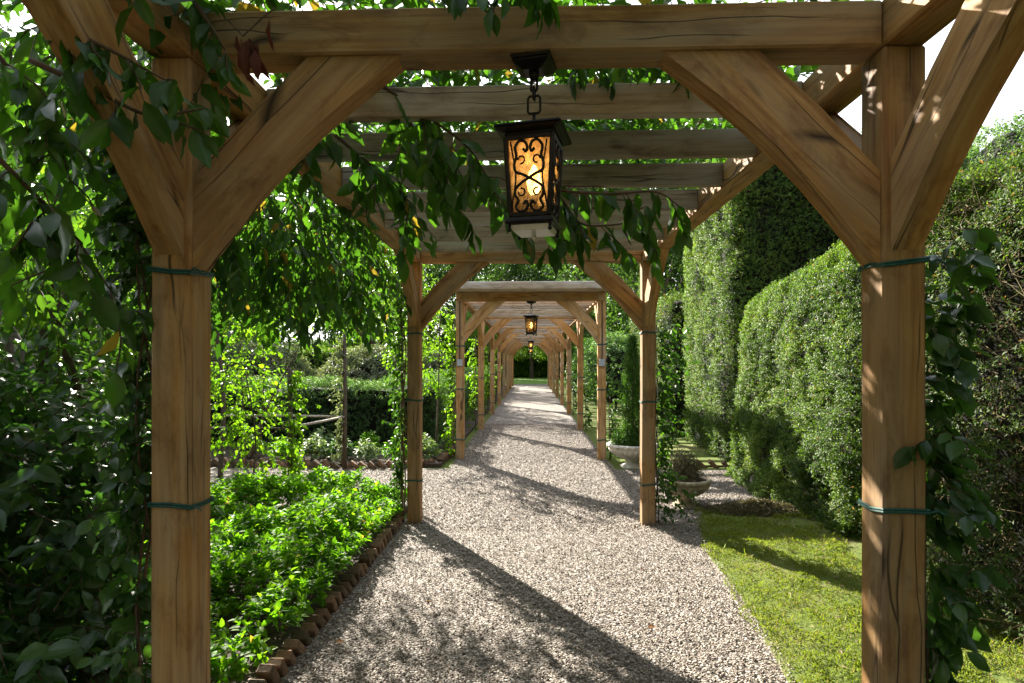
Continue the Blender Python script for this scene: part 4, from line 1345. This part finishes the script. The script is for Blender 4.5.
# ------------------------------------------------------------------ ground cover bed
def ground_cover():
    n = 9500
    X = RS.uniform(-4.6, -1.42, n); Y = RS.uniform(2.5, 7.0, n)
    P2 = np.stack([X, Y, np.zeros(n)], 1)
    nz = noise3(P2, 1.7, 21); nz2 = noise3(P2, 4.5, 22)
    hgt = .22 + .12 * nz + .11 * nz2
    edge = np.clip((-1.40 - X) / .35, 0, 1); hgt *= .45 + .55 * edge
    hgt *= np.clip(.55 + (Y - 2.8) / 2.5, .4, 1.12)
    sparse = np.clip((Y - 2.9) / 1.2, .3, 1)
    ok = (RS.uniform(0, 1, n) < sparse) & ((nz2 > -.55) | (RS.uniform(0, 1, n) < .3))
    P = np.stack([X, Y, .05 + hgt * RS.uniform(.55, 1.0, n)], 1)[ok]
    m = len(P)
    D = RS.normal(size=(m, 3)) * .45; D[:, 2] += 1; D[:, 0] += .15
    A = sprigs(P, D, 7, .075, .060, .034, .3, .15)
    o = leaf_mesh('ground_cover', *A, 'o', L_COVER)
    tag(o, 'bright green leafy ground cover filling the bed beside the near path', 'ground cover', kind='stuff')


ground_cover()
# stray stems and leaf litter in the bed
root = tag(leaf_mesh('leaf_litter', np.stack([RS.uniform(-2.6, -1.42, 260), RS.uniform(2.4, 4.6, 260), np.full(260, .06)], 1), RS.normal(size=(260, 3)) * [1, 1, .25], rnd_dir(260) * .4 + [0, 0, 1],
                     RS.uniform(.03, .07, 260), .028, 'o', leaf_mat('litter', [(0, (.07, .04, .02)), (.5, (.16, .09, .045)), (1, (.26, .16, .08))], .15, .7)), 'dry brown leaf litter on the soil under the ground cover', 'leaf litter', kind='stuff')

# plants in the flower bed across the gap
def bed_plant(mat, label, h=.28):
    root = thing('bedding_plant', label, 'plant', (0, 0, 0), 'plants in the flower bed across the gap')
    n = 70
    d = rnd_dir(n); d[:, 2] = np.abs(d[:, 2])
    P = d * [.2, .2, h] * RS.uniform(.4, 1, (n, 1)); P[:, 2] += .03
    leaf_mesh('foliage', *sprigs(P, d + [0, 0, .8], 6, .07, .075, .038), 'o', mat, root)
    b = MB()
    for k in range(6):
        a = k * 1.05; b.tube([(0, 0, 0), (.1 * math.cos(a), .1 * math.sin(a), h * .7)], [.006, .003], 4)
    b.build('stem', TWIG, root)
    return root


protos = [bed_plant(L_VARIEG, ''), bed_plant(L_COVER, ''), bed_plant(L_TREE, '')]
bed_pos = [(-1.8, 10.0, 0, 'silvery bedding plant next to the boxed left post'), (-2.25, 9.95, 1, 'fresh green bedding plant second from the boxed left post'), (-2.75, 9.9, 0, 'silvery bedding plant before the tall rail post'),
           (-3.2, 10.0, 2, 'dark green bedding plant left of the tall rail post'), (-3.65, 9.95, 0, 'silvery bedding plant in the middle of the flower bed'), (-4.2, 10.0, 1, 'fresh green bedding plant towards the left of the flower bed'),
           (-4.8, 10.1, 2, 'leftmost dark green bedding plant'), (-2.0, 10.6, 2, 'dark green bedding plant behind the silvery one by the post'), (-2.9, 10.6, 1, 'fresh green bedding plant in the back row behind the rail post'),
           (-3.8, 10.7, 0, 'silvery bedding plant in the back row'), (-1.75, 12.4, 1, 'fresh green plant at the end of the dark hedge'), (-1.6, 11.2, 0, 'silvery plant beyond the boxed left post')]
used = set()
for x, y, k, lab in bed_pos:
    o = protos[k] if k not in used else copy_tree(protos[k])
    used.add(k)
    place(o, (x, y, .06), random.uniform(0, 6), random.uniform(.85, 1.25)); o['label'] = lab

# rounded grey shrubs behind the hedge
def mound(name, label, c, r, n, mat, L, group=None):
    root = thing(name, label, 'shrub', (c[0], c[1], 0), group)
    d = rnd_dir(n)
    d[:, 2] = np.where(d[:, 2] < -.5, -d[:, 2], d[:, 2])
    nz = noise3(d * 2.5, 1.5, int(abs(c[0]) * 10))
    P = np.array(c) + d * np.array(r) * (1 + .18 * nz + RS.uniform(-.12, .03, n))[:, None]
    ok = P[:, 2] > .02
    leaf_mesh('foliage', *sprigs(P[ok], d[ok] + [0, 0, .5], 5, .12, L, L * .42), 'd', mat, root)
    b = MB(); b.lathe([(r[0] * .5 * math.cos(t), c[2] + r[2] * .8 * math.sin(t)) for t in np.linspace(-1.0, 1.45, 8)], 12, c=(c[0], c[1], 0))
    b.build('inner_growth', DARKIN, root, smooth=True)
    b = MB(); b.tube([(c[0], c[1], 0), (c[0], c[1], c[2])], .05, 6); b.build('trunk', BARK, root)
    return root


mound('grey_shrub', 'rounded grey-green shrub behind the dark hedge, left of the far pergola', (-4.6, 17.5, 1.1), (1.6, 1.2, .95), 2600, L_GREY, .11)
mound('grey_shrub', 'smaller grey-green shrub seen between the pergola posts', (-2.6 - .6, 18.5, 1.0), (.9, .9, .9), 1300, L_GREY, .11)
mound('grey_shrub', 'wide grey-green shrub to the left, half hidden by the lime shrub', (-8.2, 17.5, 1.15), (1.7, 1.3, 1.0), 2300, L_GREY, .11)
mound('green_shrub', 'dark rounded shrub behind the pale potted urn', (3.0, 21, 1.2), (1.1, 1.6, 1.4), 2200, L_DARKHEDGE, .11)
mound('green_shrub', 'mid green shrub along the right of the tunnel', (2.6, 26, 1.1), (.9, 3, 1.4), 2200, L_TREE, .12)


# ------------------------------------------------------------------ background trees
def bg_tree(label, h, rx, ry, nclump, per, L, mat, crown0=.25, seed=0, name='broad_tree'):
    root = thing(name, label, 'tree', (0, 0, 0), 'trees in the background')
    zc = h * (crown0 + 1) / 2; rz = h * (1 - crown0) / 2
    d = rnd_dir(nclump); q = RS.uniform(.45, 1.0, (nclump, 1)) ** .6
    Cc = d * np.array([rx, ry, rz]) * q + [0, 0, zc]
    Cc += np.stack([noise3(Cc, .3, seed), noise3(Cc, .3, seed + 1), noise3(Cc, .3, seed + 2)], 1) * rx * .25
    rad = RS.uniform(.55, 1.15, nclump) * rx * .28
    P = np.repeat(Cc, per, 0); rr = np.repeat(rad, per)
    dd = rnd_dir(len(P)); P = P + dd * rr[:, None] * np.array([1, 1, .7]) * (RS.uniform(.3, 1, (len(P), 1)) ** .5)
    D = dd * .6 + RS.normal(size=P.shape) * .5; D[:, 2] -= .3
    N = dd + RS.normal(size=P.shape) * .4 + [0, 0, .5]
    Ls_ = L * RS.uniform(.6, 1.2, len(P))
    leaf_mesh('crown', P, D, N, Ls_, Ls_ * .55, 'd', mat, root)
    b = MB()
    b.tube([(0, 0, -.1), (.05, 0, h * .2), (-.05, .1, h * .5), (0, 0, h * .85)], [h * .028, h * .022, h * .014, h * .004], 10)
    for k in range(min(14, nclump)):
        c = Vector(Cc[k]); z0_ = max(h * .15, c.z * .5)
        b.tube([(0, 0, z0_), tuple(Vector((0, 0, z0_)).lerp(c, .5) + Vector((0, 0, .2))), tuple(c)], [h * .010, h * .006, h * .002], 6)
    b.build('trunk', BARK, root, smooth=True)
    return root


TP = [bg_tree('', 13, 5.0, 5.0, 130, 110, .30, L_BG, .12, 1), bg_tree('', 9, 3.2, 3.2, 90, 120, .20, L_BGL, .22, 2), bg_tree('', 16, 4.2, 4.2, 130, 110, .30, L_BG, .05, 3)]
tree_pos = [
    (0, -10, 60, 1.0, 'dark broad tree left of the tunnel axis, beyond the lawn'), (2, -2.5, 72, 1.1, 'tall dark tree straight beyond the tunnel end'), (0, 7, 66, 1.1, 'dark broad tree right of the tunnel end'),
    (2, 13, 52, .95, 'tall dark tree on the right behind the far hedges'), (0, 9, 38, .95, 'dark broad tree right of the tunnel, behind the hedges'), (2, -14, 48, 1.0, 'tall dark tree on the left behind the garden'),
    (0, -22, 42, 1.1, 'dark broad tree far out on the left'), (1, -7.2, 27, .95, 'light green tree with grey trunk behind the grey shrubs'), (1, -3.5, 52, .9, 'light green tree by the left of the tunnel end'),
    (1, 2.2, 54, .8, 'light sunlit tree by the right of the tunnel end'), (1, .1, 59, .85, 'light tree whose trunk stands in the middle of the far lawn'), (1, -16, 30, 1.1, 'light green tree on the left behind the lime shrub'), (0, -30, 60, 1.2, 'farthest dark tree on the left'),
    (2, 5.2, 44, .85, 'narrow dark tree close behind the right end of the tunnel'), (1, -12, 20, .8, 'small light tree at the left behind the dark garden tree'),
    (0, 16, 40, .6, 'low dark tree behind the tall right hedge'), (2, 6.3, 34, 1.15, 'very tall dark tree close right of the tunnel'), (2, 12, 37, 1.2, 'very tall dark tree behind the tall right hedge'), (2, -4.5, 78, 1.7, 'hugest dark tree, far beyond the tunnel end'), (2, 3.5, 74, 1.6, 'second hugest dark tree, far beyond the tunnel end'), (0, 1.5, 80, 1.3, 'widest dark tree closing the view above the tunnel end'), (2, -6.5, 58, 1.0, 'tall dark tree just left of the tunnel end'),
    (2, 4.0, 60, 1.1, 'tall dark tree just right of the tunnel end'), (0, 6.5, 30, .8, 'dark broad tree close behind the right side of the tunnel'), 
    (0, -5, -9, .9, 'unseen dark broad tree added behind the viewpoint to block sky light, on its left'), (0, 2.5, -10, .95, 'unseen dark broad tree added straight behind the viewpoint to block sky light'), (0, 8, -6, .9, 'unseen dark broad tree added behind the viewpoint to block sky light, on its right'), (0, -1.5, -6.5, .8, 'unseen dark broad tree added close behind the viewpoint to block sky light'), (0, 4.5, -5.5, .7, 'smaller unseen dark tree added behind the viewpoint to block sky light'), (0, -6.5, -4.5, .7, 'smaller unseen dark tree added behind the viewpoint on the left to block sky light'), (1, -9.5, 13.5, .62, 'small light tree close behind the dark garden tree'), (1, -7.5, 9.8, .5, 'smallest light tree just beyond the pale railing'), (1, -7.8, 6.3, .72, 'light tree close left of the dark garden tree'), (0, -12.5, 11, .7, 'dark broad tree between the light ones on the left'), (1, -10.5, 7.5, .6, 'light tree farthest to the left of the dark garden tree'), (0, -17, 17, .7, 'dark broad tree in the left distance behind the light ones'),  # trees behind the viewpoint: unseen, added to darken the front frame
    (0, -11, -3, .8, 'unseen dark broad tree added beside the viewpoint on the far left to block sky light')]  # also unseen, added to hold back sky light from the left
used = set()
for k, x, y, s, lab in tree_pos:
    o = TP[k] if k not in used else copy_tree(TP[k])
    used.add(k)
    place(o, (x, y, 0), random.uniform(0, 6), s); o['label'] = lab
conifer('dark_conifer', 'dark slender conifer along the right of the tunnel', (3.4, 17.8, 0), 4.6, .6, 2600, mat=L_DARKHEDGE)

# ------------------------------------------------------------------ fallen leaves
for x, y in [(-.7, 4.2), (-.95, 5.1), (.35, 5.6), (.9, 4.9), (-.2, 6.4), (.6, 7.4), (-1.0, 7.9), (1.2, 8.3), (.1, 9.1), (-.6, 3.5), (1.05, 6.1), (-.4, 8.6)]:
    a = random.uniform(0, 6)
    o = leaf_mesh('fallen_leaf', np.array([[x, y, .02]]), np.array([[math.cos(a), math.sin(a), .05]]), np.array([[random.uniform(-.4, .4), random.uniform(-.4, .4), 1.]]), random.uniform(.03, .05), .022, 'f', DEADLEAF if random.random() < .4 else ORANGELEAF)
    tag(o, 'small dry leaf lying loose on the gravel path', 'leaf', 'fallen leaves')

for lab, px, py in (('largest orange fallen leaf, lying on the gravel by the right lawn', 648, 628), ('dry orange leaf on the soil of the ground cover bed', 247, 652), ('tan leaf lying on the gravel right beside the left brick edging', 335, 648)):
    Y = CAMH * F / (py - HOR)
    p = at(px, py, Y); z = .02 if p.x > -1.36 else .09
    o = leaf_mesh('fallen_leaf', np.array([[p.x, p.y, z]]), np.array([[1, .3, .05]]), np.array([[0.1, -.3, 1.]]), .055, .035, 'f', ORANGELEAF)
    tag(o, lab, 'leaf', 'fallen leaves')
